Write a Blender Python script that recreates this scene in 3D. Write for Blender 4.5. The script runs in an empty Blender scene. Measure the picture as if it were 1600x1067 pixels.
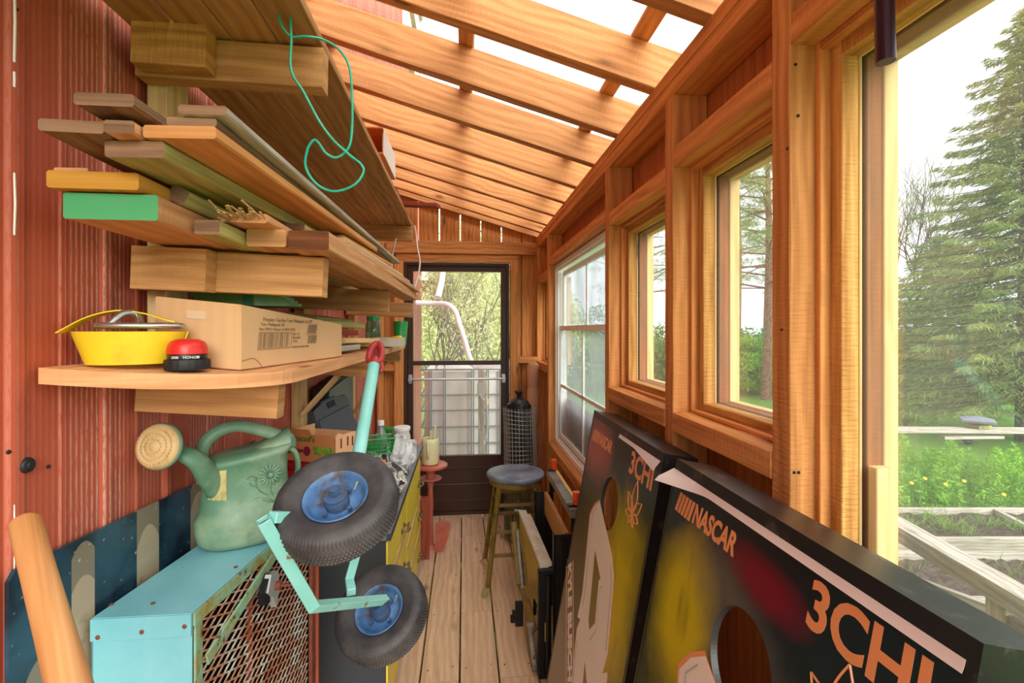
import bpy, bmesh, math, random
import numpy as np
from mathutils import Vector, Matrix
random.seed(7); np.random.seed(7)
S = bpy.context.scene
C = S.collection
V = Vector
PI = math.pi

# ------------------------------------------------------------ camera, sky, light, exposure
EYE = 1.47
YAW = math.atan(75/750)
cd = bpy.data.cameras.new('camera'); cam = bpy.data.objects.new('camera', cd); C.objects.link(cam)
cd.sensor_width = 36; cd.lens = 36*750/1600; cd.shift_y = -18.5/1600; cd.clip_start = .02; cd.clip_end = 300
cam.location = (0, 0, EYE); cam.rotation_euler = (PI/2, 0, -YAW)
S.camera = cam
vs = S.view_settings
vs.view_transform = 'Standard'; vs.look = 'None'; vs.gamma = 1.0; vs.use_curve_mapping = False
vs.exposure = 1.04
W = bpy.data.worlds.new('overcast_sky'); S.world = W; W.use_nodes = True
nt = W.node_tree; nt.nodes.clear()
out = nt.nodes.new('ShaderNodeOutputWorld'); bg = nt.nodes.new('ShaderNodeBackground')
tc = nt.nodes.new('ShaderNodeTexCoord'); sep = nt.nodes.new('ShaderNodeSeparateXYZ'); rp = nt.nodes.new('ShaderNodeValToRGB')
nt.links.new(tc.outputs['Generated'], sep.inputs[0]); nt.links.new(sep.outputs['Z'], rp.inputs[0])
rp.color_ramp.elements[0].position = 0.0; rp.color_ramp.elements[0].color = (.80, .86, .90, 1)
rp.color_ramp.elements[1].position = .5; rp.color_ramp.elements[1].color = (.97, .985, 1, 1)
nt.links.new(rp.outputs[0], bg.inputs[0]); bg.inputs[1].default_value = 1.15
nt.links.new(bg.outputs[0], out.inputs[0])
sd = bpy.data.lights.new('sun', 'SUN'); sd.energy = 2.8; sd.angle = math.radians(50); sd.color = (1, .97, .92)
sun = bpy.data.objects.new('sun', sd); C.objects.link(sun)
# the overcast glow comes from high up on the garden side and from behind the camera
sun.rotation_euler = V((-.36, .90, -.50)).to_track_quat('-Z', 'Y').to_euler()

# ------------------------------------------------------------ geometry helpers
CY, SY = math.cos(YAW), math.sin(YAW)
def at(u, v, zc):            # a photo pixel and a depth give a point in the place
    r = (u-800)/750
    return V((zc*(r*CY+SY), zc*(CY-r*SY), EYE+zc*(515-v)/750))
def atX(u, v, X): r = (u-800)/750; return at(u, v, X/(r*CY+SY))
def atY(u, v, Y): r = (u-800)/750; return at(u, v, Y/(CY-r*SY))
def atZ(u, v, Z): return at(u, v, (EYE-Z)*750/(v-515))
WL = {}
def link(name, me, mats, parent=None, smooth=None, loc=None):
    if isinstance(me, bmesh.types.BMesh):
        bm = me; me = bpy.data.meshes.new(name)
        bmesh.ops.recalc_face_normals(bm, faces=bm.faces[:])
        bm.to_mesh(me); bm.free()
    n = len(me.vertices)
    co = np.empty(n*3, dtype=np.float32); me.vertices.foreach_get('co', co); co = co.reshape(-1, 3)
    if loc is None:
        lo, hi = co.min(0), co.max(0); loc = V(((lo[0]+hi[0])/2, (lo[1]+hi[1])/2, lo[2]))
    co -= np.array(loc, dtype=np.float32)
    me.vertices.foreach_set('co', co.ravel()); me.update()
    o = bpy.data.objects.new(name, me); C.objects.link(o)
    for m in (mats if isinstance(mats, (list, tuple)) else [mats]): me.materials.append(m)
    if parent: o.parent = parent; o.location = V(loc)-WL[parent.name]
    else: o.location = loc
    WL[o.name] = V(loc)
    if smooth:
        for p in me.polygons: p.use_smooth = True
        me.set_sharp_from_angle(angle=math.radians(smooth))
    return o
def tag(o, label, cat, group=None):
    o['label'] = label; o['category'] = cat
    if group: o['group'] = group
    return o
def root(name, loc, label=None, cat=None, group=None):
    o = bpy.data.objects.new(name, None); C.objects.link(o); o.location = loc; o.empty_display_size = .05
    WL[o.name] = V(loc)
    if label: tag(o, label, cat, group)
    return o
def sroot(name, loc=(0, 0, 0)):
    o = root(name, loc); o['kind'] = 'structure'; return o
def struct(o): o['kind'] = 'structure'; return o
def NB():
    bm = bmesh.new(); bm.loops.layers.uv.new('uv'); return bm
def frame(axis, up=(0, 0, 1)):
    a = V(axis).normalized(); u = V(up)
    if abs(a.dot(u.normalized())) > .98: u = V((1, 0, 0)) if abs(a.x) < .9 else V((0, 1, 0))
    s = a.cross(u).normalized(); u = s.cross(a).normalized()
    return a, s, u
def beam(bm, p0, p1, w, h, up=(0, 0, 1), bev=.0015, jag=0, mi=0):
    """a board from p0 to p1 (centres of its ends), w across and h along up; uv in metres, u runs with the grain"""
    p0 = V(p0); p1 = V(p1); a, s, u = frame(p1-p0, up); L = (p1-p0).length
    b = min(bev, w*.2, h*.2); uvl = bm.loops.layers.uv[0]
    o1, o2 = random.random()*40, random.random()*40
    prof = [(-w/2+b, -h/2), (w/2-b, -h/2), (w/2, -h/2+b), (w/2, h/2-b), (w/2-b, h/2), (-w/2+b, h/2), (-w/2, h/2-b), (-w/2, -h/2+b)]
    ns = max(1, int(L/.12)) if jag else 1
    rings = []
    for i in range(ns+1):
        t = i/ns*L; r = []
        for (x, y) in prof:
            jx = (random.random()-.5)*jag; jy = (random.random()-.5)*jag
            r.append(bm.verts.new(p0+a*t+s*(x+jx)+u*(y+jy)))
        rings.append((t, r))
    per = [0]
    for i in range(8):
        x0, y0 = prof[i]; x1, y1 = prof[(i+1) % 8]; per.append(per[-1]+math.hypot(x1-x0, y1-y0))
    for (t0, r0), (t1, r1) in zip(rings, rings[1:]):
        for i in range(8):
            j = (i+1) % 8
            f = bm.faces.new((r0[i], r0[j], r1[j], r1[i])); f.material_index = mi
            for l, uv in zip(f.loops, ((t0, per[i]), (t0, per[i+1]), (t1, per[i+1]), (t1, per[i]))): l[uvl].uv = (uv[0]+o1, uv[1]+o2)
    for (t, r), fl in ((rings[0], 1), (rings[-1], 0)):
        f = bm.faces.new(r if fl else r[::-1]); f.material_index = mi
        pl = prof if fl else prof[::-1]
        for l, (x, y) in zip(f.loops, pl): l[uvl].uv = (x*.6+o1+9, y+o2+9)
def box(bm, lo, hi, bev=.001, mi=0):
    """axis-aligned box, grain along its longest side"""
    lo = V(lo); hi = V(hi); d = hi-lo; c = (lo+hi)/2; k = max(range(3), key=lambda i: d[i])
    e = V((0, 0, 0)); e[k] = d[k]/2
    if k == 2: beam(bm, c-e, c+e, d.y, d.x, up=(1, 0, 0), bev=bev, mi=mi)
    elif k == 1: beam(bm, c-e, c+e, d.x, d.z, bev=bev, mi=mi)
    else: beam(bm, c-e, c+e, d.y, d.z, bev=bev, mi=mi)
def loft(bm, rings, cap0=True, cap1=True, closed=True, mi=0):
    vr = [[bm.verts.new(p) for p in r] for r in rings]
    for a, b in zip(vr, vr[1:]):
        n = len(a)
        for i in range(n if closed else n-1):
            j = (i+1) % n
            f = bm.faces.new((a[i], a[j], b[j], b[i])); f.material_index = mi
    if closed:
        if cap0: bm.faces.new(vr[0][::-1]).material_index = mi
        if cap1: bm.faces.new(vr[-1]).material_index = mi
    return vr
def smoothpath(pts, n=8):
    pts = [V(p) for p in pts]
    if len(pts) < 3: return pts
    P = [2*pts[0]-pts[1]]+pts+[2*pts[-1]-pts[-2]]; o = []
    for i in range(1, len(P)-2):
        for k in range(n):
            t = k/n; a, b, c, d = P[i-1], P[i], P[i+1], P[i+2]
            o.append(.5*((2*b)+(c-a)*t+(2*a-5*b+4*c-d)*t*t+(3*b-a-3*c+d)*t**3))
    o.append(pts[-1]); return o
def tube(bm, pts, r, n=8, cap=True, sect=None, up=(0, 0, 1), mi=0, closed=False):
    """sweep a circle (or a section given as 2-D points) along pts; r may be a list"""
    pts = [V(p) for p in pts]; m = len(pts)
    rs = r if isinstance(r, (list, tuple)) else [r]*m
    sec = sect or [(math.cos(2*PI*k/n), math.sin(2*PI*k/n)) for k in range(n)]
    tg = []
    for i in range(m):
        if closed: t = pts[(i+1) % m]-pts[i-1]
        else: t = pts[min(i+1, m-1)]-pts[max(i-1, 0)]
        tg.append(t.normalized() if t.length > 1e-9 else V((0, 0, 1)))
    a, s, u = frame(tg[0], up); rings = []
    for i in range(m):
        if i:
            q = tg[i-1].rotation_difference(tg[i]); s = q @ s; u = q @ u
        rings.append([pts[i]+s*(x*rs[i])+u*(y*rs[i]) for x, y in sec])
    if closed: rings.append(rings[0]); cap = False
    return loft(bm, rings, cap, cap, mi=mi)
def cyl(bm, p0, p1, r0, r1=None, n=16, mi=0): tube(bm, [p0, p1], [r0, r0 if r1 is None else r1], n, mi=mi)
def lathe(bm, prof, origin, axis=(0, 0, 1), n=24, cap0=False, cap1=False, sx=1, mod=None, mi=0):
    """prof: (radius, height) pairs turned round axis through origin"""
    a, s, u = frame(axis, (0, 0, 1) if abs(V(axis).normalized().z) < .9 else (0, 1, 0)); o = V(origin)
    rings = []
    for k, (r, h) in enumerate(prof):
        rings.append([o+a*h+(s*math.cos(2*PI*i/n)*sx+u*math.sin(2*PI*i/n))*(r*(mod(k, i) if mod else 1)) for i in range(n)])
    return loft(bm, rings, cap0, cap1, mi=mi)
def prism(bm, poly, o, ex, ey, d, mi=0):
    """2-D polygon in axes ex, ey from o, pushed by vector d"""
    o = V(o); ex = V(ex); ey = V(ey); d = V(d)
    a = [o+ex*x+ey*y for x, y in poly]
    loft(bm, [a, [p+d for p in a]], mi=mi)
def ball(bm, c, r, n=12, sc=(1, 1, 1), mi=0, M=None):
    c = V(c); rings = []
    for i in range(1, n):
        t = PI*i/n; ring = []
        for k in range(n*2):
            p = V((math.sin(t)*math.cos(PI*k/n)*sc[0], math.sin(t)*math.sin(PI*k/n)*sc[1], -math.cos(t)*sc[2]))*r
            ring.append(c+(M @ p if M else p))
        rings.append(ring)
    loft(bm, rings, mi=mi)
def quads(name, P, A, B, mats, parent=None, loc=None):
    """many little leaf quads at P with half-axes A and B (numpy arrays)"""
    n = len(P); co = np.empty((n, 4, 3), dtype=np.float32)
    co[:, 0] = P-B; co[:, 1] = P+A*.55-B*.1; co[:, 2] = P+B; co[:, 3] = P-A*.55+B*.1
    me = bpy.data.meshes.new(name)
    me.vertices.add(n*4); me.vertices.foreach_set('co', co.ravel())
    me.loops.add(n*4); me.loops.foreach_set('vertex_index', np.arange(n*4, dtype=np.int32))
    me.polygons.add(n); me.polygons.foreach_set('loop_start', np.arange(0, n*4, 4, dtype=np.int32))
    me.polygons.foreach_set('loop_total', np.full(n, 4, dtype=np.int32)); me.update(); me.validate()
    return link(name, me, mats, parent, loc=loc)
def rv(n): v = np.random.normal(size=(n, 3)); return v/np.linalg.norm(v, axis=1)[:, None]
def text_mesh(name, body, size, o, ex, ey, mat, parent, th=.0006, bold=0.0, shear=0.0, sx=1.0, align='LEFT', smooth=None):
    """writing: body laid out along ex with height along ey, as thin raised letters"""
    cu = bpy.data.curves.new(name, 'FONT'); cu.body = body; cu.size = size; cu.extrude = th; cu.offset = bold; cu.shear = shear
    cu.align_x = align; cu.resolution_u = 4
    t = bpy.data.objects.new(name, cu)
    C.objects.link(t); dg = bpy.context.evaluated_depsgraph_get()
    me = bpy.data.meshes.new_from_object(t.evaluated_get(dg)); bpy.data.objects.remove(t); bpy.data.curves.remove(cu)
    me.name = name; ex = V(ex).normalized(); ey = V(ey).normalized(); ez = ex.cross(ey)
    M = Matrix((( ex.x*sx, ey.x, ez.x, o[0]), (ex.y*sx, ey.y, ez.y, o[1]), (ex.z*sx, ey.z, ez.z, o[2]), (0, 0, 0, 1)))
    me.transform(M); me.materials.clear()
    return link(name, me, mat, parent)

# ------------------------------------------------------------ materials
def L(c):
    return tuple((x/255/12.92 if x/255 <= .04045 else ((x/255+.055)/1.055)**2.4) for x in c)+(1,)
class NT:
    def __init__(s, name):
        s.m = bpy.data.materials.new(name); s.m.use_nodes = True; s.t = s.m.node_tree; s.n = s.t.nodes
        s.b = s.n['Principled BSDF']; s.out = s.n['Material Output']
    def N(s, t, **k):
        x = s.n.new('ShaderNode'+t)
        for a, b in k.items():
            if a.startswith('i_'): x.inputs[a[2:].replace('_', ' ')].default_value = b
            else: setattr(x, a, b)
        return x
    def l(s, a, b): s.t.links.new(a, b)
    def ramp(s, fac, stops, interp='LINEAR'):
        r = s.n.new('ShaderNodeValToRGB'); cr = r.color_ramp; cr.interpolation = interp
        while len(cr.elements) < len(stops): cr.elements.new(.5)
        for e, (p, c) in zip(cr.elements, stops): e.position = p; e.color = c if len(c) == 4 else (*c, 1)
        s.l(fac, r.inputs[0]); return r.outputs[0]
    def mix(s, fac, a, b, mode='MIX'):
        m = s.n.new('ShaderNodeMix'); m.data_type = 'RGBA'; m.blend_type = mode
        for k, x in ((0, fac), (6, a), (7, b)):
            if hasattr(x, 'links') or hasattr(x, 'is_linked'): s.l(x, m.inputs[k])
            else: m.inputs[k].default_value = x
        return m.outputs[2]
    def math(s, op, a, b=0.0):
        m = s.n.new('ShaderNodeMath'); m.operation = op
        for k, x in ((0, a), (1, b)):
            if hasattr(x, 'is_linked'): s.l(x, m.inputs[k])
            else: m.inputs[k].default_value = x
        return m.outputs[0]
    def noise(s, vec, scale, detail=3, rough=.5, dist=0):
        x = s.N('TexNoise'); x.inputs['Scale'].default_value = scale; x.inputs['Detail'].default_value = detail
        x.inputs['Roughness'].default_value = rough; x.inputs['Distortion'].default_value = dist
        if vec is not None: s.l(vec, x.inputs['Vector'])
        return x.outputs[0]
    def map(s, vec, sc=(1, 1, 1), loc=(0, 0, 0), rot=(0, 0, 0)):
        x = s.N('Mapping'); x.inputs['Scale'].default_value = sc; x.inputs['Location'].default_value = loc; x.inputs['Rotation'].default_value = rot
        s.l(vec, x.inputs[0]); return x.outputs[0]
    def bump(s, h, st=.3, d=.002, prev=None):
        x = s.N('Bump'); x.inputs['Strength'].default_value = st; x.inputs['Distance'].default_value = d
        s.l(h, x.inputs['Height'])
        if prev: s.l(prev, x.inputs['Normal'])
        s.l(x.outputs[0], s.b.inputs['Normal']); return x.outputs[0]
def wood(name, light, dark, rough=.75, grain=1.0, sawn=.3, knots=True, stain=None, stain_amt=.5, vary=.12, spec=.25):
    t = NT(name); uv = t.N('UVMap').outputs[0]
    rnd = t.N('ObjectInfo').outputs['Random']
    cb = t.N('CombineXYZ'); t.l(rnd, cb.inputs[2]); t.l(uv, (va := t.N('VectorMath')).inputs[0]); t.l(cb.outputs[0], va.inputs[1])
    vec = va.outputs[0]
    g1 = t.noise(t.map(vec, (1.3, 28, 3)), 1.6, 5, .6, .8)
    warp = t.noise(t.map(vec, (.9, 3, 2)), 1.5, 2)
    wv = t.N('TexWave', wave_type='BANDS', bands_direction='Y'); wv.inputs['Scale'].default_value = 6; wv.inputs['Distortion'].default_value = 9
    wv.inputs['Detail'].default_value = 2; wv.inputs['Detail Scale'].default_value = .8
    t.l(t.map(vec, (.55, 1.6, 1)), wv.inputs[0])
    f = t.math('MULTIPLY', wv.outputs['Fac'], .13)
    fib = t.noise(t.map(vec, (2.5, 110, 3)), 2.2, 3, .6)
    s1 = t.math('ADD', t.math('ADD', f, t.math('MULTIPLY', fib, .30)), t.math('MULTIPLY', g1, .50))
    col = t.ramp(s1, [(.30, L(dark)), (.58, L(light))])
    if grain != 1: col = t.mix(1-grain, col, L(tuple((a+b)/2 for a, b in zip(light, dark))))
    big = t.noise(t.map(vec, (1.1, 4, 3)), 1.0, 2)
    col = t.mix(t.math('MULTIPLY', big, .45), col, L(tuple(x*.80 for x in light)))
    if knots:
        vo = t.N('TexVoronoi'); vo.inputs['Scale'].default_value = 1.0; t.l(t.map(vec, (2.6, 7, 1)), vo.inputs[0])
        k = t.ramp(vo.outputs['Distance'], [(.05, (1, 1, 1)), (.10, (.35, .35, .35)), (.17, (0, 0, 0))])
        col = t.mix(t.math('MULTIPLY', k, .75), col, L(tuple(x*.48 for x in dark)))
    if stain:
        st = t.ramp(t.noise(t.map(vec, (2, 7, 2)), 1.3, 4, .65), [(.5, (0, 0, 0)), (.72, (1, 1, 1))])
        col = t.mix(t.math('MULTIPLY', st, stain_amt), col, L(stain))
    hs = t.N('HueSaturation'); t.l(col, hs.inputs['Color']); t.l(t.math('ADD', t.math('MULTIPLY', rnd, 2*vary), 1-vary), hs.inputs['Value'])
    t.l(hs.outputs[0], t.b.inputs['Base Color'])
    t.b.inputs['Roughness'].default_value = rough; t.b.inputs['Specular IOR Level'].default_value = spec
    h = t.math('ADD', t.math('MULTIPLY', g1, .6), t.math('MULTIPLY', t.noise(t.map(vec, (160, 26, 9)), 1, 2), sawn*2))
    t.bump(h, .55, .003)
    return t.m
def mat(name, col, rough=.5, metal=0, col2=None, sc=6, amt=(.45, .65), spec=.5, bump=0, bsc=60, stretch=(1, 1, 1), col3=None, sc3=30, amt3=(.6, .7), var=.12, trans=0, sheen=0):
    """paint / plastic / metal with a soft mottling, an optional second colour (rust, dirt) and bump"""
    t = NT(name); vec = t.N('TexCoord').outputs['Object']; v2 = t.map(vec, stretch)
    base = L(col)
    c = t.mix(t.noise(v2, 9, 3), L(tuple(x*(1-var) for x in col)), L(tuple(min(255, x*(1+var)) for x in col)))
    rsock = None
    if col2:
        r = t.ramp(t.noise(v2, sc, 6, .65), [(amt[0], (0, 0, 0)), (amt[1], (1, 1, 1))]); c = t.mix(r, c, L(col2))
    if col3:
        r = t.ramp(t.noise(t.map(v2, (1, 1, 1), (3, 5, 7)), sc3, 4, .6), [(amt3[0], (0, 0, 0)), (amt3[1], (1, 1, 1))]); c = t.mix(r, c, L(col3))
    t.l(c, t.b.inputs['Base Color'])
    t.b.inputs['Roughness'].default_value = rough; t.b.inputs['Metallic'].default_value = metal; t.b.inputs['Specular IOR Level'].default_value = spec
    if trans: t.b.inputs['Transmission Weight'].default_value = trans
    if bump: t.bump(t.noise(v2, bsc, 4), bump, .003)
    return t.m
def clear(name, tint=(1, 1, 1), haze=0.0, haze_col=(220, 225, 225), gl=.10):
    """thin clear sheet: lets light straight through, a little gloss, optional whitish haze mixed into the sheet"""
    t = NT(name); tr = t.N('BsdfTransparent'); tr.inputs[0].default_value = (*tint, 1)
    g = t.N('BsdfGlossy'); g.inputs['Roughness'].default_value = .03; g.inputs[0].default_value = (1, 1, 1, 1)
    lw = t.N('LayerWeight'); lw.inputs[0].default_value = .35
    m = t.N('MixShader'); t.l(t.math('MULTIPLY', lw.outputs['Fresnel'], gl*4), m.inputs[0]); t.l(tr.outputs[0], m.inputs[1]); t.l(g.outputs[0], m.inputs[2])
    o = m.outputs[0]
    if haze:
        d = t.N('BsdfTranslucent'); d.inputs[0].default_value = L(haze_col); d2 = t.N('BsdfDiffuse'); d2.inputs[0].default_value = L(haze_col)
        a = t.N('MixShader'); a.inputs[0].default_value = .5; t.l(d.outputs[0], a.inputs[1]); t.l(d2.outputs[0], a.inputs[2])
        m2 = t.N('MixShader')
        nz = t.noise(t.map(t.N('TexCoord').outputs['Object'], (1, 1, .35)), 7, 4)
        t.l(t.ramp(nz, [(.3, (haze*.6,)*3), (.7, (haze*1.3,)*3)]), m2.inputs[0])
        t.l(o, m2.inputs[1]); t.l(a.outputs[0], m2.inputs[2]); o = m2.outputs[0]
    t.l(o, t.out.inputs[0]); return t.m
def leafmat(name, c1, c2, rough=.6, tr=.35):
    t = NT(name); vec = t.N('TexCoord').outputs['Object']
    c = t.mix(t.ramp(t.noise(vec, 2.2, 5, .7), [(.35, (0, 0, 0)), (.65, (1, 1, 1))]), L(c1), L(c2))
    g = t.N('NewGeometry')
    hs = t.N('HueSaturation'); t.l(c, hs.inputs['Color']); t.l(t.math('ADD', t.math('MULTIPLY', g.outputs['Random Per Island'], .6), .7), hs.inputs['Value'])
    d = t.N('BsdfDiffuse'); tl = t.N('BsdfTranslucent'); t.l(hs.outputs[0], d.inputs[0]); t.l(hs.outputs[0], tl.inputs[0])
    m = t.N('MixShader'); m.inputs[0].default_value = tr; t.l(d.outputs[0], m.inputs[1]); t.l(tl.outputs[0], m.inputs[2])
    t.l(m.outputs[0], t.out.inputs[0]); return t.m
M = {}
M['rafter'] = wood('rough_sawn_rafter', (228, 164, 106), (178, 114, 64), sawn=.6)
M['frame'] = wood('rough_sawn_orange_framing', (232, 162, 94), (182, 112, 56), sawn=.7)
M['siding'] = wood('orange_siding_boards', (216, 138, 80), (172, 98, 48), sawn=.4)
M['pale'] = wood('pale_planed_pine', (238, 206, 146), (204, 160, 98), sawn=.1)
M['gold'] = wood('golden_rough_pine', (226, 172, 98), (164, 104, 48), sawn=1.2)
M['floor'] = wood('worn_tan_floor_boards', (226, 192, 158), (192, 152, 118), sawn=.3, stain=(170, 130, 96), stain_amt=.45)
M['shelf'] = wood('shelf_pine', (232, 176, 124), (198, 134, 84), sawn=.3)
M['rack'] = wood('rack_pine', (216, 164, 106), (166, 112, 62), sawn=.2)
M['grey'] = wood('weathered_grey_wood', (206, 200, 186), (140, 130, 112), sawn=.3, stain=(120, 104, 84))
M['greywood'] = wood('brown_grey_old_lumber', (168, 132, 100), (104, 74, 52), sawn=.3, stain=(70, 52, 40))
M['greenish'] = wood('green_treated_lumber', (196, 188, 120), (138, 128, 66), sawn=.2)
M['casing'] = wood('brown_outer_casing', (156, 88, 42), (104, 54, 24), sawn=.2)
M['redwood'] = wood('red_brown_wood', (170, 84, 58), (122, 50, 32), sawn=.1, knots=False)
M['brownboard'] = wood('dark_brown_board', (140, 84, 48), (90, 48, 24), sawn=.2)

# ------------------------------------------------------------ more materials
M['plastic_sheet'] = clear('clear_roof_sheet', (.97, .985, .98), haze=.05, gl=.06)
M['glass'] = clear('window_glass', (.97, .98, .97), haze=.06, gl=.05)
M['hazy'] = clear('cloudy_window_glass', (.94, .96, .97), haze=.42, haze_col=(205, 212, 216), gl=.06)  # milky layer mixed into the pane, uneven by noise
M['doorglass'] = clear('storm_door_glass', (.97, .97, .96), haze=.14, haze_col=(240, 236, 234), gl=.05)  # painted haze, whitens the tank and brush seen through the door
M['brownmetal'] = mat('dark_brown_door_paint', (62, 36, 22), .4, var=.1, bump=.05)
M['whitevinyl'] = mat('white_vinyl', (244, 243, 238), .4, var=.03, col2=(216, 210, 196), sc=5, amt=(.6, .8))
M['alu'] = mat('brushed_aluminium', (205, 205, 205), .3, metal=.7, var=.05)
M['darkmetal'] = mat('dark_metal', (40, 40, 42), .4, metal=.6)
M['blackpaint'] = mat('black_paint', (16, 16, 18), .38, var=.2, col2=(44, 42, 42), sc=14, amt=(.55, .75))
M['black'] = mat('black_rubber', (24, 24, 26), .6)

def red_wall():
    t = NT('red_ribbed_metal'); vec = t.N('TexCoord').outputs['Object']
    sp = t.N('SeparateXYZ'); t.l(vec, sp.inputs[0])
    c = t.mix(t.noise(t.map(vec, (1, 8, .4)), 3, 3), L((176, 80, 52)), L((196, 100, 72)))
    c = t.mix(t.ramp(t.noise(t.map(vec, (1, 1, 1)), 1.6, 3), [(.42, (0, 0, 0)), (.75, (.5, .5, .5))]), c, L((150, 60, 40)))
    # chalky scuffs that follow fine ribs, in bands between the big ribs
    lines = t.N('TexWave', wave_type='BANDS', bands_direction='Y'); lines.inputs['Scale'].default_value = 26; lines.inputs['Distortion'].default_value = .25
    t.l(t.map(vec, (1, 1, .15)), lines.inputs[0])
    band = t.ramp(t.math('FRACT', t.math('MULTIPLY', sp.outputs['Y'], 1/.38)), [(.0, (.1,)*3), (.1, (.45,)*3), (.42, (.75,)*3), (.5, (.05,)*3), (.56, (.35,)*3), (.98, (.05,)*3)])
    near = t.ramp(t.math('MULTIPLY', t.math('ADD', sp.outputs['Y'], 10), .1), [(.614, (0, 0, 0)), (.621, (1, 1, 1))])  # plain first sheet
    n = t.ramp(t.noise(t.map(vec, (1, 60, 9)), 4, 4, .7), [(.36, (0, 0, 0)), (.54, (1, 1, 1))])
    k = t.math('MULTIPLY', t.math('MULTIPLY', t.ramp(lines.outputs['Fac'], [(.45, (0, 0, 0)), (.8, (1, 1, 1))]), n), band)
    k = t.math('MULTIPLY', t.math('MULTIPLY', k, near), 1.0)
    c = t.mix(k, c, L((220, 184, 170)))
    t.l(c, t.b.inputs['Base Color']); t.b.inputs['Roughness'].default_value = .55; t.b.inputs['Specular IOR Level'].default_value = .3
    t.bump(t.math('ADD', t.math('MULTIPLY', lines.outputs['Fac'], near), t.math('MULTIPLY', t.noise(vec, 30, 3), .5)), .2, .0015)
    return t.m
M['redwall'] = red_wall()

XW = -.69      # left wall face
XR = .58       # inner face of the right wall framing
YB = 3.85      # inner face of the end wall boards
ZS = 1.24      # window sills
def roofz(x): return 2.21+.287*(.58-x)

# ------------------------------------------------------------ left wall: ribbed metal of the house, going on above the roof and past the end wall
bm = NB(); ys = []; y = -1.4; prof = []
ribs = [.795-.19*8+.19*k for k in range(70)]
for yr in ribs:
    prof += [(0, yr), (.005, yr+.007), (.0065, yr+.012), (.0065, yr+.026), (.005, yr+.031), (0, yr+.038), (.0, yr+.098), (.002, yr+.102), (.002, yr+.112), (0, yr+.116)]
prof = [(x, y) for x, y in prof if -1.6 < y < 8.0]
loft(bm, [[V((XW+x, y, z)) for x, y in prof]+[V((XW-.03, prof[-1][1], z)), V((XW-.03, prof[0][1], z))] for z in (-.45, 6.9)])
wl = struct(link('wall_left', bm, M['redwall'], loc=(XW, -5.2, -.45)))
# white sealant runs down the first seam (its own part), screws with rubber washers
M['sealant'] = mat('white_sealant', (235, 228, 215), .6)
bm = NB(); random.seed(3); z = .2
while z < 2.3:
    h = random.uniform(.01, .16); w = random.uniform(.0007, .0022)
    if random.random() < .72: tube(bm, [(XW+.0055, .806, z), (XW+.0065, .806+random.uniform(-.001, .001), z+h/2), (XW+.0055, .806, z+h)], w, 6)
    z += h+random.uniform(0, .05)
o = link('sealant_bead', bm, M['sealant'], wl)
for (u, v, r) in ((36, 727, .0125), (20, 14, .006), (12, 706, .004), (75, 729, .003), (161, 385, .003)):
    p = atX(u, v, XW+.001); bm = NB()
    lathe(bm, [(r, 0), (r, r*.5), (r*.85, r*.8), (r*.5, r*.9), (r*.45, r*1.1), (0.0005, r*1.1)], p, (1, 0, 0), 16, True, True)
    link('wall_screw', bm, M['black'], wl, smooth=40)
# upper house window seen through the clear roof
wr = sroot('window_6', (XW, 6.0, 4.9)); bm = NB()
for a, b in (((5.5, 4.9), (5.58, 6.3)), ((7.6, 4.9), (7.68, 6.3)), ((5.5, 4.82), (7.68, 4.9)), ((5.5, 6.3), (7.68, 6.38)), ((5.5, 5.56), (7.68, 5.62))):
    box(bm, (XW, a[0], a[1]), (XW+.05, b[0], b[1]))
link('window_frame', bm, M['whitevinyl'], wr)
bm = NB(); box(bm, (XW+.005, 5.55, 4.88), (XW+.02, 7.62, 6.32)); link('window_glass', bm, mat('dark_upper_glass', (70, 62, 66), .08), wr)

# ------------------------------------------------------------ floor
bm = NB(); random.seed(11)
edge = -.352-.167*2
for i in range(9):
    x0 = edge+.167*i+.0035; x1 = x0+.160
    x1 = min(x1, .66)
    cuts = [-.9]+([2.02] if i in (2, 3) else [2.02] if i in (5,) else [1.1+random.random()*1.6])+[YB]
    for y0, y1 in zip(cuts, cuts[1:]):
        beam(bm, ((x0+x1)/2, y0+.0015, -.014+random.uniform(-.001, .001)), ((x0+x1)/2, y1-.0015, -.014+random.uniform(-.001, .001)), x1-x0, .028, bev=.003)
fl = struct(link('floor', bm, M['floor']))
bm = NB()
for y in [-.6+.4*k for k in range(12)]: box(bm, (-.69, y, -.17), (.66, y+.04, -.0285))
link('floor_joists', bm, M['brownboard'], fl)
bm = NB(); random.seed(5)
for i in range(40):
    x = random.choice([-.185, -.02, .147, .314])+random.choice([-.03, .03]); y = random.choice([2.1, 2.5, 2.9, 3.3, 3.7, 1.7])+random.uniform(-.01, .01)
    lathe(bm, [(.0035, 0), (.0035, .0008), (.0005, .001)], (x, y, .0002), n=8)
link('floor_nails', bm, M['darkmetal'], fl)

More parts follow.
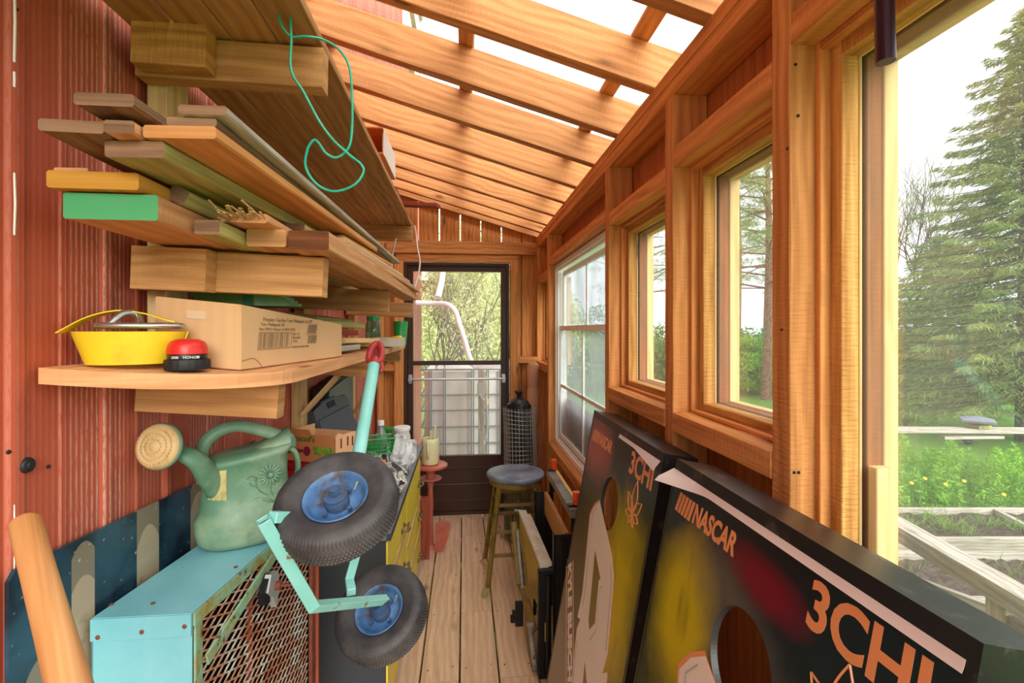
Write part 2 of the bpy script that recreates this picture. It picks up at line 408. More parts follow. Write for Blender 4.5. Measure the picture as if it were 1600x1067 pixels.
# ------------------------------------------------------------ roof: rafters, purlins, clear sheet
ce = sroot('ceiling', (0, 1.5, 2.2)); dz = .287; sl = V((-1, 0, dz)).normalized(); nrm = V((dz, 0, 1)).normalized()
RY = [-.95, -.6, -.26, .06, .40, .73, 1.08, 1.42, 1.765, 2.10, 2.44, 2.74, 3.06, 3.34, 3.60, 3.80]
random.seed(21)
for i, y in enumerate(RY):
    bm = NB(); j = random.uniform(-.006, .006)
    p0 = V((.69, y+.022+j, roofz(.69)))+nrm*.065; p1 = V((XW+.015, y+.022-j, roofz(XW+.015)))+nrm*.065
    beam(bm, p0, p1, .044, .13, up=nrm, jag=.002)
    link('rafter', bm, M['rafter'], ce)
for x in (-.60, -.03, .50):
    bm = NB(); p = V((x, 0, roofz(x)))+nrm*.142
    beam(bm, (p.x, -1.1, p.z), (p.x, 3.98, p.z), .055, .022, up=nrm)
    link('purlin', bm, M['rafter'], ce)
bm = NB(); prof = []
n = int(5.2/.0125)
for k in range(n): y = -1.15+k*.0125; prof.append((y, .006*math.sin(2*PI*y/.075)))
a = [V((.78, y, roofz(.78)))+nrm*(.160+h) for y, h in prof]; b = [V((XW+.02, y, roofz(XW+.02)))+nrm*(.160+h) for y, h in prof]
loft(bm, [a, b], closed=False); link('clear_roof_sheet', bm, M['plastic_sheet'], ce, smooth=60)

# ------------------------------------------------------------ right wall framing
wrr = sroot('wall_right', (.63, 1.4, 0))
def member(name, lo, hi, m='frame', parent=None, bev=.0015, jag=0):
    bm = NB(); lo = V(lo); hi = V(hi); d = hi-lo; c = (lo+hi)/2; k = max(range(3), key=lambda i: d[i]); e = V((0, 0, 0)); e[k] = d[k]/2
    if k == 2: beam(bm, c-e, c+e, d.y, d.x, up=(1, 0, 0), bev=bev, jag=jag)
    elif k == 1: beam(bm, c-e, c+e, d.x, d.z, bev=bev, jag=jag)
    else: beam(bm, c-e, c+e, d.y, d.z, bev=bev, jag=jag)
    return link(name, bm, M[m], parent or wrr)
member('top_plate', (XR, -1.1, 2.170), (.68, YB, 2.21), jag=.001)
member('top_plate', (XR+.002, -1.1, 2.127), (.68, YB, 2.169), jag=.001)
studs = [(-1.1, -1.05), (-.50, -.45), (.805, .855), (1.288, 1.34), (1.885, 1.935), (3.27, 3.32), (3.78, 3.83)]
for a, b in studs: member('stud', (XR, a, 0.0), (.68, b, 2.126), jag=.0015)
member('bottom_plate', (XR+.001, -1.1, 0.0), (.68, YB, .04))
segs = [(-.45, .805, .80, 1.98), (.855, 1.288, ZS, 1.925), (1.34, 1.885, ZS, 1.89), (1.935, 3.27, .70, 1.915), (3.32, 3.78, ZS-.02, 1.84)]
for (a, b, zs, zh) in segs:
    member('window_sill', (XR-.004, a+.001, zs-.052), (.685, b-.001, zs), jag=.003)
    member('window_header', (XR+.001, a+.001, zh), (.68, b-.001, zh+.052), jag=.002)
# vertical siding boards outside the studs, below the sills and above the headers
bm = NB(); random.seed(9); y = -1.1
while y < 3.95:
    w = .145; zs, zh = None, None
    for (a, b, s, h) in segs:
        if a-.03 < y+w/2 < b+.03: zs, zh = s-.01, h+.05
    if zs is None: beam(bm, (.692, y+w/2, -.1), (.692, y+w/2, 2.2), w-.006, .018, up=(1, 0, 0))
    else:
        beam(bm, (.692, y+w/2, -.1), (.692, y+w/2, zs), w-.004, .018, up=(1, 0, 0))
        beam(bm, (.692, y+w/2, zh), (.692, y+w/2, 2.2), w-.004, .018, up=(1, 0, 0))
    y += w
link('siding_boards', bm, M['siding'], wrr)
bm = NB(); beam(bm, (.707, -1.1, .5), (.707, 3.95, .5), .012, 1.0); link('outer_battens', bm, M['brownboard'], wrr)
bm = NB(); beam(bm, (.707, -1.1, 2.08), (.707, 3.95, 2.08), .012, .24); link('outer_fascia', bm, M['brownboard'], wrr)
for (u, v) in ((1243, 101), (1247, 181), (1231, 232), (1222, 515), (1241, 738), (1248, 738)):
    bm = NB(); p = atX(u, v, XR) if u < 1235 else atY(u, v, .8045)
    ball(bm, p, .003, 5); link('nail_head', bm, M['darkmetal'], wrr)

# windows with wooden stops
def wood_window(n, Y0, Y1, z0, z1):
    w = sroot('window_%d' % n, (.68, (Y0+Y1)/2, z0))
    def m4(name, x0, x1, t, mt, ins=0.0):
        member(name, (x0, Y1-ins-t, z0), (x1, Y1-ins, z1), mt, w); member(name, (x0, Y0+ins, z0), (x1, Y0+ins+t, z1), mt, w)
        member(name, (x0, Y0+ins+t, z0+ins), (x1, Y1-ins-t, z0+ins+t*.8), mt, w); member(name, (x0, Y0+ins+t, z1-ins-t), (x1, Y1-ins-t, z1-ins), mt, w)
    m4('window_liner', .629, .650, .012, 'frame')
    m4('window_stop', .650, .682, .036, 'gold')
    m4('inner_bead', .6822, .688, .037, 'pale')
    bm = NB(); beam(bm, (.691, Y0+.01, (z0+z1)/2), (.691, Y1-.01, (z0+z1)/2), .004, z1-z0-.02); link('window_pane', bm, M['glass'], w)
    m4('outer_casing', .694, .722, .040, 'casing')
    m4('outer_trim', .7225, .750, .044, 'pale')
    return w
w1 = wood_window(1, -.45, .805, .80, 1.98)
wood_window(2, .855, 1.288, ZS, 1.925)
wood_window(3, 1.34, 1.885, ZS, 1.89)
wood_window(5, 3.32, 3.78, ZS-.02, 1.84)
member('spacer_block', (.694, .745, 1.0), (.7225, .764, 1.235), 'pale', w1)

# white double-hung window
w4 = sroot('window_4', (.66, 2.6, .70)); Y0, Y1, z0, z1 = 1.94, 3.262, .70, 1.91
def rect(name, x0, x1, ya, yb, za, zb, t, mt, par, tb=None):
    tb = tb or t; bm = NB()
    box(bm, (x0, ya, za), (x1, ya+t, zb)); box(bm, (x0, yb-t, za), (x1, yb, zb)); box(bm, (x0, ya+t, za), (x1, yb-t, za+tb)); box(bm, (x0, ya+t, zb-t), (x1, yb-t, zb))
    return link(name, bm, M[mt], par)
rect('window_frame', .622, .70, Y0, Y1, z0, z1, .028, 'whitevinyl', w4)
rect('sash_track', .634, .64, Y0+.03, Y1-.03, z0+.03, z1-.03, .012, 'whitevinyl', w4)
lo = rect('lower_sash', .645, .665, Y0+.045, Y1-.045, z0+.045, 1.495, .030, 'whitevinyl', w4)
up = rect('upper_sash', .668, .688, Y0+.045, Y1-.045, 1.465, z1-.045, .030, 'whitevinyl', w4)
bm = NB(); ym = (Y0+Y1)/2
box(bm, (.650, ym-.009, z0+.07), (.662, ym+.009, 1.47)); box(bm, (.650, Y0+.07, 1.085), (.662, Y1-.07, 1.105)); link('muntin', bm, M['whitevinyl'], lo)
bm = NB(); box(bm, (.673, ym-.009, 1.49), (.684, ym+.009, z1-.07)); link('muntin', bm, M['whitevinyl'], up)
bm = NB(); box(bm, (.654, Y0+.06, z0+.06), (.658, Y1-.06, 1.48)); link('window_pane', bm, M['hazy'], lo)
bm = NB(); box(bm, (.677, Y0+.06, 1.48), (.681, Y1-.06, z1-.06)); link('window_pane', bm, M['hazy'], up)

# ------------------------------------------------------------ end wall
we = sroot('wall_back', (0, YB, 0)); DX0, DX1, DZ = -.466, .362, 2.0
bm = NB(); x = XW; random.seed(13)
while x < .69:
    w = .165; x1 = x+w-.010
    top = roofz(x+w/2)+.12
    if x1 < DX0-.01 or x > DX1+.01:
        beam(bm, (x+w/2, YB+.01, -.1), (x+w/2, YB+.01, top), w-.003, .02, up=(0, 1, 0)); beam(bm, (x+w, YB+.024, -.1), (x+w, YB+.024, 2.2), .05, .006, up=(0, 1, 0))
    else:
        beam(bm, (x+w/2, YB+.01, 2.03), (x+w/2, YB+.01, top), w-.012, .02, up=(0, 1, 0))
        if x < DX0: beam(bm, ((x+DX0-.005)/2, YB+.012, -.1), ((x+DX0-.005)/2, YB+.012, 2.05), DX0-.005-x, .018, up=(0, 1, 0))
        if x1 > DX1: beam(bm, ((x1+DX1+.005)/2, YB+.012, -.1), ((x1+DX1+.005)/2, YB+.012, 2.05), x1-DX1-.005, .018, up=(0, 1, 0))
    x += w
box(bm, (.37, YB+.028, -.1), (.70, YB+.034, 2.3)); box(bm, (-.70, YB+.028, -.1), (-.47, YB+.034, 2.3)); link('gable_boards_and_backing', bm, M['frame'], we)  # the two wide panels are added behind the boards to stop light leaking through
member('header_beam', (-.60, YB-.05, 2.068), (XR, YB, 2.165), parent=we)
member('header_board', (-.53, YB-.035, 2.003), (.43, YB-.001, 2.066), parent=we)
member('door_stud', (-.535, YB-.085, 0), (-.47, YB-.001, 2.003), parent=we)
member('door_stud', (.366, YB-.075, 0), (.428, YB-.001, 2.003), parent=we)
member('blocking', (.429, YB-.075, 1.205), (XR, YB-.02, 1.255), parent=we)
member('blocking', (XW+.02, YB-.075, 1.15), (-.536, YB-.02, 1.20), parent=we)
member('corner_post', (XW+.02, YB-.05, 0), (XW+.07, YB-.001, 2.35), parent=we)

# storm door
dr = sroot('door_1', (-.05, YB, 0)); y0, y1 = YB+.001, YB+.045
rect('door_frame', y0 and DX0, DX0, 0, 0, 0, 0, 0, 'brownmetal', dr) if False else None
def xrect(name, xa, xb, ya, yb, za, zb, t, mt, par, tb=None):
    tb = tb or t; bm = NB()
    box(bm, (xa, ya, za), (xa+t, yb, zb)); box(bm, (xb-t, ya, za), (xb, yb, zb)); box(bm, (xa+t, ya, za), (xb-t, yb, za+tb)); box(bm, (xa+t, ya, zb-t), (xb-t, yb, zb))
    return link(name, bm, M[mt], par)
xrect('door_frame', DX0, DX1, y0-.02, y1+.01, 0.0, DZ, .022, 'brownmetal', dr)
xrect('door_leaf', DX0+.024, DX1-.024, y0, y1, .024, DZ-.024, .042, 'brownmetal', dr, .44)
bm = NB(); box(bm, (DX0+.06, y0-.003, 1.188), (DX1-.06, y1, 1.222)); box(bm, (DX0+.05, y0-.008, 1.196), (DX1-.05, y0+.01, 1.206)); link('mid_rail', bm, M['brownmetal'], dr)
bm = NB()
for a, b, c, d in ((DX0+.09, DX1-.09, .10, .115), (DX0+.09, DX1-.09, .36, .375)): box(bm, (a, y0-.006, c), (b, y0+.002, d), bev=.003)
for a in (DX0+.09, DX1-.105): box(bm, (a, y0-.006, .10), (a+.015, y0+.002, .375), bev=.003)
tube(bm, smoothpath([(DX0+.14, y0, .24), (DX0+.4, y0-.004, .24), (.2, y0-.004, .245), (.24, y0-.004, .28), (.29, y0-.002, .285)], 5), .006, 8)
link('kick_panel_moulding', bm, M['brownmetal'], dr)
for za, zb, nm in ((.475, 1.19, 'lower_pane'), (1.22, DZ-.06, 'upper_pane')):
    bm = NB(); box(bm, (DX0+.062, y0+.016, za), (DX1-.062, y0+.020, zb)); link(nm, bm, M['doorglass'], dr)
bm = NB(); cyl(bm, (DX0+.045, y0-.045, 1.08), (DX1-.045, y0-.045, 1.08), .0095, n=12); link('push_bar', bm, M['alu'], dr, smooth=40)
for x in (DX0+.045, DX1-.045):
    bm = NB(); box(bm, (x-.014, y0-.006, 1.045), (x+.014, y0+.001, 1.115), bev=.002); box(bm, (x-.012, y0-.058, 1.066), (x+.012, y0-.006, 1.094), bev=.003); link('bar_bracket', bm, M['alu'], dr)

# ------------------------------------------------------------ wall racks on the left: posts, arms, top deck, lower shelf
def obeam(name, p0, p1, w, h, m, parent=None, up=(0, 0, 1), bev=.0015, jag=0):
    bm = NB(); beam(bm, p0, p1, w, h, up=up, bev=bev, jag=jag); return link(name, bm, M[m] if isinstance(m, str) else m, parent)
AY = [(1.06, 1.10), (1.955, 1.995), (2.84, 2.88)]
rack = root('lumber_rack', (-.5, 1.95, 1.0), 'wooden wall rack of posts and arms on the red wall, planked at its top level', 'rack')
for a, b in AY:
    obeam('wall_post', (-.656, (a+b)/2+.062, 1.425), (-.656, (a+b)/2+.062, 2.076), .082, .040, 'pale' if a < 1.5 else 'rack', rack, up=(1, 0, 0))
    if a < 1.5 or a > 2.5: obeam('upper_arm', (-.673, (a+b)/2, 2.037), (-.300, (a+b)/2, 2.030), .040, .086, 'rack', rack)
    obeam('middle_arm', (-.673, (a+b)/2, 1.597), (-.300, (a+b)/2, 1.582), .040, .084, 'rack', rack)
obeam('upper_cleat', (-.655, 1.038, 2.045), (-.515, 1.038, 2.042), .040, .092, 'gold', rack)
obeam('middle_cleat', (-.655, 1.038, 1.594), (-.515, 1.038, 1.589), .040, .086, 'rack', rack)
xs = [-.672, -.578, -.484, -.394, -.300]
for i in range(4):
    obeam('deck_board', ((xs[i]+xs[i+1])/2, .20, 2.092), ((xs[i]+xs[i+1])/2, 2.89, 2.087), .088, .020, 'rack', rack)
shelf = root('storage_shelf', (-.5, 1.9, 1.3), 'long pine shelf with a rounded near corner holding the cardboard box', 'shelf')
def shz(x): return EYE-.060-.075*(x-XW) # top of the shelf drops a little towards its front edge
M['shelf_edge'] = M['shelf']
bm = NB()
outline = [(XW+.012, .84), (XW+.05, .838)]+[(-.60+.245*math.sin(t), 1.09-.235*math.cos(t)-.015) for t in np.linspace(.05, PI/2, 12)]+[(-.352, 1.6), (-.350, 2.4), (-.352, 2.93), (XW+.012, 2.93)]
uvl = bm.loops.layers.uv[0]
rt = [bm.verts.new((x, y, shz(x))) for x, y in outline]; rb = [bm.verts.new((x, y, shz(x)-.026)) for x, y in outline]
f1 = bm.faces.new(rt); f2 = bm.faces.new(rb[::-1])
for f in (f1, f2):
    for l in f.loops: l[uvl].uv = (l.vert.co.y, l.vert.co.x+3)
for i in range(len(rt)):
    j = (i+1) % len(rt); f = bm.faces.new((rt[i], rb[i], rb[j], rt[j]))
    for l in f.loops: l[uvl].uv = (l.vert.co.y*.7+l.vert.co.x*.7, l.vert.co.z+7)
link('shelf_board', bm, M['shelf'], shelf)
for k, (a, b) in enumerate(AY):
    xe = -.392 if k == 0 else -.37
    c = (a+b)/2
    obeam('bracket_arm', (-.672, c, shz(-.672)-.026-.041), (xe, c, shz(xe)-.026-.041), .040, .080, 'rack', shelf)
    if k: obeam('wall_post', (-.668, c+.06, .76), (-.668, c+.06, 1.30), .075, .040, 'pale', shelf, up=(1, 0, 0))
    if k == 1: obeam('diagonal_brace', (-.645, c+.03, 1.13), (-.47, c+.03, 1.325), .018, .045, 'pale', shelf, up=(0, 1, 0))
    if k == 2: obeam('diagonal_brace', (-.645, c+.03, .98), (-.44, c+.03, 1.31), .016, .030, 'rack', shelf, up=(0, 1, 0))

# ------------------------------------------------------------ loose lumber on the middle arms: every board is its own thing
G = 'loose boards stacked on the middle rack arms'
M['greenpaint'] = mat('green_painted_end', (74, 168, 108), .6, col2=(96, 150, 100), sc=9)
M['mustard'] = wood('mustard_stained_board', (232, 172, 72), (196, 130, 40), sawn=.05, knots=False)
M['oldbright'] = wood('bright_orange_board', (238, 172, 106), (206, 130, 66), sawn=.2)
def lum(label, xn, yn, zb, xf, yf, zf, w, h, m, name='lumber_board', end=None, jag=0, roll=0):
    up = (math.sin(roll), 0, math.cos(roll)); bm = NB()
    p0 = V((xn, yn, zb+h/2)); p1 = V((xf, yf, zf+h/2)); beam(bm, p0, p1, w, h, up=up, bev=.003, jag=jag)
    mats = [M[m]]
    if end:
        mats.append(M[end]); a = (p1-p0).normalized()
        for f in bm.faces:
            if abs(f.normal.dot(a)) > .9 and (f.calc_center_median()-p0).length < .05: f.material_index = 1
    bm.normal_update()
    if end:
        for f in bm.faces:
            if abs(f.normal.dot(a)) > .9 and (f.calc_center_median()-p0).length < .05: f.material_index = 1
    return tag(link(name, bm, mats, loc=(xn, yn, zb)), label, 'board', G)
lum('thick board with its near end painted green, lowest on the left of the stack', -.543, .80, 1.640, -.56, 2.3, 1.640, .135, .040, 'shelf', end='greenpaint')
lum('mustard yellow board sticking out furthest left, just above the green ended one', -.558, .785, 1.683, -.575, 2.2, 1.692, .128, .026, 'mustard')
lum('short thin block lying on the back of the mustard yellow board', -.60, .80, 1.7105, -.59, 1.00, 1.7115, .05, .008, 'shelf')
lum('greenish treated board with a dark worn end, under the left of the wide orange board', -.468, .735, 1.7155, -.42, 1.55, 1.7155, .082, .024, 'greenish', end='greywood')
lum('dark grey-brown board end poking out to the left, second row from the top', -.536, .715, 1.7405, -.60, 1.9, 1.7405, .080, .017, 'greywood')
lum('short brown board with a nick in its edge beside the wide orange board', -.473, .712, 1.7405, -.480, 1.6, 1.7405, .040, .018, 'shelf', end='greywood')
lum('wide bright orange board showing its underside, in the middle of the stack', -.400, .722, 1.7405, -.352, 1.72, 1.7405, .100, .018, 'oldbright')
lum('grey weathered board with a pale edge, topmost on the left of the stack', -.477, .690, 1.768, -.47, 1.9, 1.760, .075, .017, 'greywood')
lum('thin dark-ended board beneath the topmost one on the right of the stack', -.385, .724, 1.7595, -.352, 2.15, 1.7595, .068, .012, 'greywood')
lum('pale thin board on the very top right of the stack', -.366, .715, 1.7725, -.325, 2.25, 1.7725, .066, .013, 'grey', end='greywood')
lum('short yellow-green stick lying behind the green ended board, tilted on edge', -.482, .865, 1.6845, -.478, 1.7, 1.6845, .030, .027, 'greenish', end='greywood', roll=.5)
lum('short yellow-green square stick beside the tilted stick, right of the green end', -.447, .888, 1.636, -.452, 1.9, 1.636, .042, .026, 'greenish', end='greywood')
lum('short two by four block with a clean sawn end, beside the longest two by four', -.386, .985, 1.633, -.388, 2.1, 1.633, .074, .034, 'rack')
lum('long two by four with a dark end, along the front edge of the arms', -.306, .985, 1.628, -.292, 2.62, 1.628, .078, .038, 'shelf', end='brownboard')
spl = lum('splintered broken board with a ragged near end, above the yellow-green sticks', -.405, .93, 1.669, -.41, 1.9, 1.669, .085, .014, 'shelf', jag=.004)
bm = NB(); random.seed(4)
for k in range(26):
    x = -.405+random.uniform(-.042, .042); y = .932; z = 1.674+random.uniform(-.004, .005); Lr = random.uniform(.015, .06)
    d = V((random.uniform(-.3, .3), -1, random.uniform(-.1, .55))).normalized()
    beam(bm, (x, y, z), V((x, y, z))+d*Lr, .004, .0016)
link('splinters', bm, M['pale'], spl)
lum('thin board with a dark end in the gap behind the splintered board', -.380, 1.16, 1.684, -.380, 2.3, 1.684, .060, .014, 'shelf', end='brownboard')
lum('second thin board just below it with a blackened end', -.390, 1.14, 1.6995, -.392, 2.4, 1.6995, .055, .013, 'pale', end='greywood')
for k, (lab, x, z, yf, m) in enumerate([
    ('thin pale strip on edge along the front of the stack, ending furthest away', -.262, 1.662, 2.60, 'oldbright'),
    ('grey thin strip lying against the pale edge strip at the far end', -.272, 1.6745, 2.45, 'grey'),
    ('orange strip above the grey strip along the front of the stack', -.285, 1.690, 2.35, 'shelf'),
    ('thin warped lath bridging the front of the stack below the topmost boards', -.300, 1.7035, 2.20, 'pale'),
    ('dark thin lath bridging the front of the stack, just under the topmost boards', -.312, 1.7165, 1.95, 'rack')]):
    lum(lab, x-.045, 1.22+.04*k, z+.0065, x, yf, z+.0055, .052, .011, m)

# ------------------------------------------------------------ things on the top deck
M['channel'] = mat('orange_brown_enamel', (206, 116, 58), .4, var=.05)
p = atY(603, 262, 2.30); bm = NB()
y0, y1 = 2.30, 2.34
X0, X1, Z0, Z1 = p.x-.12, atY(616, 262, 2.3).x, atY(616, 279, 2.3).z, atY(616, 243, 2.3).z
box(bm, (X0, 1.98, Z0), (X1, 2.32, Z0+.006)); box(bm, (X0, 1.98, Z1-.006), (X1, 2.32, Z1)); box(bm, (X0, 2.312, Z0+.006), (X1, 2.32, Z1-.006))
tag(link('metal_channel', bm, M['channel']), 'square orange-brown metal channel sticking out over the top deck', 'channel')
bm = NB(); box(bm, (X1-.008, 2.02, Z0+.007), (X1-.004, 2.30, Z1-.007)); box(bm, (X1-.001+.002, 1.99, Z0), (X1+.004, 2.31, Z1)); 
ww = bpy.data.objects['metal_channel']; link('white_edge_trim', bm, M['whitevinyl'], ww)
p = atY(665, 325, 2.6)
tag(obeam('wood_offcut', (p.x-.14, 2.62, p.z+.022), (p.x+.07, 2.55, p.z), .06, .018, 'redwood'), 'short reddish board jutting out over the aisle from the top deck', 'offcut')
tag(obeam('wood_offcut', (-.33, 2.30, 2.128), (-.335, 2.75, 2.112), .03, .028, 'redwood'), 'reddish strip lying along the front edge of the top deck', 'offcut')
bm = NB(); prism(bm, [(0, 0), (.11, 0), (.10, .035), (.03, .045), (0, .03)], (-.48, 2.72, 2.101), (1, 0, 0), (0, 0, 1), (0, .12, 0))
tag(link('paint_tray', bm, M['whitevinyl']), 'small white tray at the back of the top deck near the gable', 'tray')

# teal garden wire looped over the near upper arm
M['tealwire'] = mat('teal_coated_wire', (44, 190, 158), .35, var=.05)
def px(pts, zc): return [at(u, v, z) for (u, v), z in zip(pts, zc if isinstance(zc, list) else [zc]*len(pts))]
a = [(434, -30), (434, 15), (440, 40), (455, 57), (478, 57), (505, 62), (530, 78), (546, 105), (550, 150), (550, 200), (545, 230), (527, 246), (510, 240), (498, 224), (490, 219), (480, 235), (478, 262), (495, 288), (522, 299), (552, 290), (567, 272), (565, 258), (545, 241), (520, 218), (498, 188), (475, 145), (455, 110), (455, 60), (453, 20), (450, -30)]
b = [.93, .93, .93, .94, .95, .965, .98, .98, .98, .98, .975, .97, .965, .96, .955, .95, .95, .95, .95, .95, .955, .957, .958, .95, .945, .94, .94, .94, .94, .94]
bm = NB(); tube(bm, smoothpath(px(a, b), 6), .0026, 6)
tag(link('garden_wire', bm, M['tealwire'], smooth=60), 'teal coated wire looped and dangling from the near end of the top rack', 'wire')
M['whitecord'] = mat('white_cord', (228, 208, 196), .5)
bm = NB(); tube(bm, smoothpath([(-.285, 2.83, 2.075), (-.276, 2.832, 2.02), atY(652, 385, 2.80), atY(656, 410, 2.76), atY(652, 435, 2.72), atY(642, 466, 2.68)], 6), .005, 6)
tube(bm, smoothpath([atY(619, 372, 2.82), atY(613, 400, 2.78), atY(612, 425, 2.74)], 6), .005, 6)
tag(link('hanging_cord', bm, M['whitecord'], smooth=60), 'white cord hanging in a loop from the far end of the top rack', 'cord')

# ------------------------------------------------------------ things on the lower shelf
# yellow ratchet strap, a flattened coil with its steel hook on top
M['strap'] = mat('yellow_webbing', (236, 204, 36), .6, col2=(180, 150, 40), sc=7, amt=(.55, .8), var=.06)
M['steel'] = mat('worn_steel', (190, 190, 188), .25, metal=.9, var=.1)
s = root('strap_coil', (-.60, .93, shz(-.6)), 'coiled yellow webbing strap with a steel hook, at the near end of the shelf', 'strap')
zb = shz(-.66)+.001; c = V((-.588, .925, zb)); ex = V((.93, .36, 0)).normalized(); ey = V((-.36, .93, 0)).normalized()
bm = NB(); rings = []
pts = []
for k in range(110):
    t = k/109*2*PI*3.4; r = 1-.05*(t/(2*PI)); x = .062*r*math.cos(t); y = .046*r*math.sin(t)
    if x < 0: x *= 1.12
    pts.append(c+ex*x+ey*y)
hh = .058
lo = []
for i, p in enumerate(pts):
    flare = 1.0
    out = (p-c); out.z = 0
    a0 = p+V((0, 0, .001)); b0 = p+out*.28+V((0, 0, hh)); n = out.normalized()*.0016
    lo.append([a0+n, b0+n, b0-n, a0-n])
loft(bm, lo); link('webbing_coil', bm, M['strap'], s, smooth=50)
bm = NB()
q = [c+ex*-.095+ey*-.02+V((0, 0, .055)), c+ex*-.06+ey*.0+V((0, 0, .082)), c+ex*-.02+ey*.01+V((0, 0, .094)), c+ex*.02+ey*.0+V((0, 0, .088)), c+ex*.05+ey*-.012+V((0, 0, .078)), c+ex*.065+ey*-.015+V((0, 0, .074))]
q = smoothpath(q, 5); up = ey*1.0
loft(bm, [[p-ey*.024, p+ey*.024, p+ey*.024+V((0, 0, .002)), p-ey*.024+V((0, 0, .002))] for p in q]); link('webbing_end', bm, M['strap'], s, smooth=50)
bm = NB(); hz = .068
oval = [c+ex*(.012+.062*math.cos(t))+ey*(-.02+.022*math.sin(t))+V((0, 0, hz)) for t in np.linspace(0, 2*PI, 28, endpoint=False)]
tube(bm, oval, .0055, 8, closed=True)
tube(bm, smoothpath([c+ex*-.03+ey*-.035+V((0, 0, hz)), c+ex*-.012+ey*-.02+V((0, 0, hz+.022)), c+ex*.006+ey*-.01+V((0, 0, hz+.02)), c+ex*.014+ey*-.03+V((0, 0, hz+.003))], 5), .006, 8)
link('steel_hook', bm, M['steel'], s, smooth=60)

# cardboard box
def cardboard():
    t = NT('cardboard'); vec = t.N('TexCoord').outputs['Object']
    c = t.mix(t.noise(vec, 6, 4), L((212, 168, 118)), L((228, 190, 142)))
    w = t.N('TexWave', wave_type='BANDS', bands_direction='Y'); w.inputs['Scale'].default_value = 60; w.inputs['Distortion'].default_value = .3; t.l(vec, w.inputs[0])
    c = t.mix(t.math('MULTIPLY', w.outputs['Fac'], .10), c, L((170, 126, 82)))
    t.l(c, t.b.inputs['Base Color']); t.b.inputs['Roughness'].default_value = .8; t.b.inputs['Specular IOR Level'].default_value = .2
    t.bump(w.outputs['Fac'], .1, .001); return t.m
M['cardboard'] = cardboard()
M['print'] = mat('brown_grey_print', (146, 120, 88), .8)
M['tape'] = mat('packing_tape', (222, 196, 160), .25, var=.03)
bA = V((-.600, 1.000, 0)); bB = V((-.425, .965, 0)); bC = V((-.372, 1.515, 0)); bD = bA+(bC-bB)
for q in (bA, bB, bC, bD): q.z = shz(q.x)+.002
hgt = [.130, .126, .098, .105]
cb = root('cardboard_box', (bA+bC)/2, 'long brown cardboard box with printed barcodes, in the middle of the shelf', 'box')
bm = NB(); tops = [q+V((0, 0, h)) for q, h in zip((bA, bB, bC, bD), hgt)]
bot = [bA, bB, bC, bD]; loft(bm, [bot, tops])
bmesh.ops.bevel(bm, geom=bm.edges[:], offset=.002, segments=2, affect='EDGES')
link('box_body', bm, M['cardboard'], cb)
ex = (bC-bB).normalized(); ez = V((0, 0, 1)); nn = ex.cross(ez); P = lambda a, b: bB+ex*a+ez*b+nn*.0008   # side facing the aisle
def flat(bm, a, b, c2, d, P=None, skew=0, th=.0004):
    n = nn*th
    r = [P(a, b), P(c2, b), P(c2+skew, d), P(a+skew, d)]
    loft(bm, [r, [q+n for q in r]])
bm = NB(); random.seed(8); x = .065
flat(bm, .06, .037, .208, .0385, P, .0); flat(bm, .066, .072, .214, .0735, P, .0); flat(bm, .060, .0385, .0612, .072, P, .006); flat(bm, .2065, .0385, .208, .072, P, .006)
while x < .200:
    w = random.choice([.001, .002, .0035]); flat(bm, x, .040, x+w, .071, P, .005); x += w+random.choice([.0015, .003, .005])
tg_ = None; x = .30
bm2 = bm; bm = NB()
while x < .352:
    w = random.choice([.0015, .003]); flat(bm, x, .071, x+w, .092, P, .007); flat(bm, x, .045, x+w*.8, .066, P, .006); x += w+random.choice([.0015, .0025])
flat(bm, .292, .068, .356, .0693, P); flat(bm, .305, .0930, .365, .0943, P)
link('barcode', bm2, M['print'], cb); link('barcode', bm, M['print'], cb)
for body, a, b, sz in (('Premier Garden Two Multipack Lid 30"', .082, .0965, .0115), ('Two Multipack 30', .072, .0865, .0105), ('Pots 2704151 Maxipot Lid 30101 3LPS3', .066, .077, .0085), ('QTY  12\nSKU 0419\n3 PCS', .218, .066, .0085), ('MADE IN CANADA 30071', .215, .036, .007)):
    text_mesh('printed_text', body, sz, P(a, b), ex, ez, M['print'], cb, th=.0003, sx=1.35 if sz > .0086 else 1.2)
fx = (bB-bA).normalized(); fn = fx.cross(ez); Q = lambda a, b: bA+fx*a+ez*b+fn*.0006
bm = NB(); r = [Q(.068, .092), Q(.108, .092), Q(.108, .108), Q(.068, .108)]; loft(bm, [r, [q+fn*.0004 for q in r]]); link('tape_strip', bm, M['tape'], cb)
bm = NB(); tube(bm, smoothpath([P(.004, .018), P(.04, .021), P(.055, .017), P(.075, .005), P(.078, .001)], 4), .0007, 4); link('flap_edge', bm, M['print'], cb)

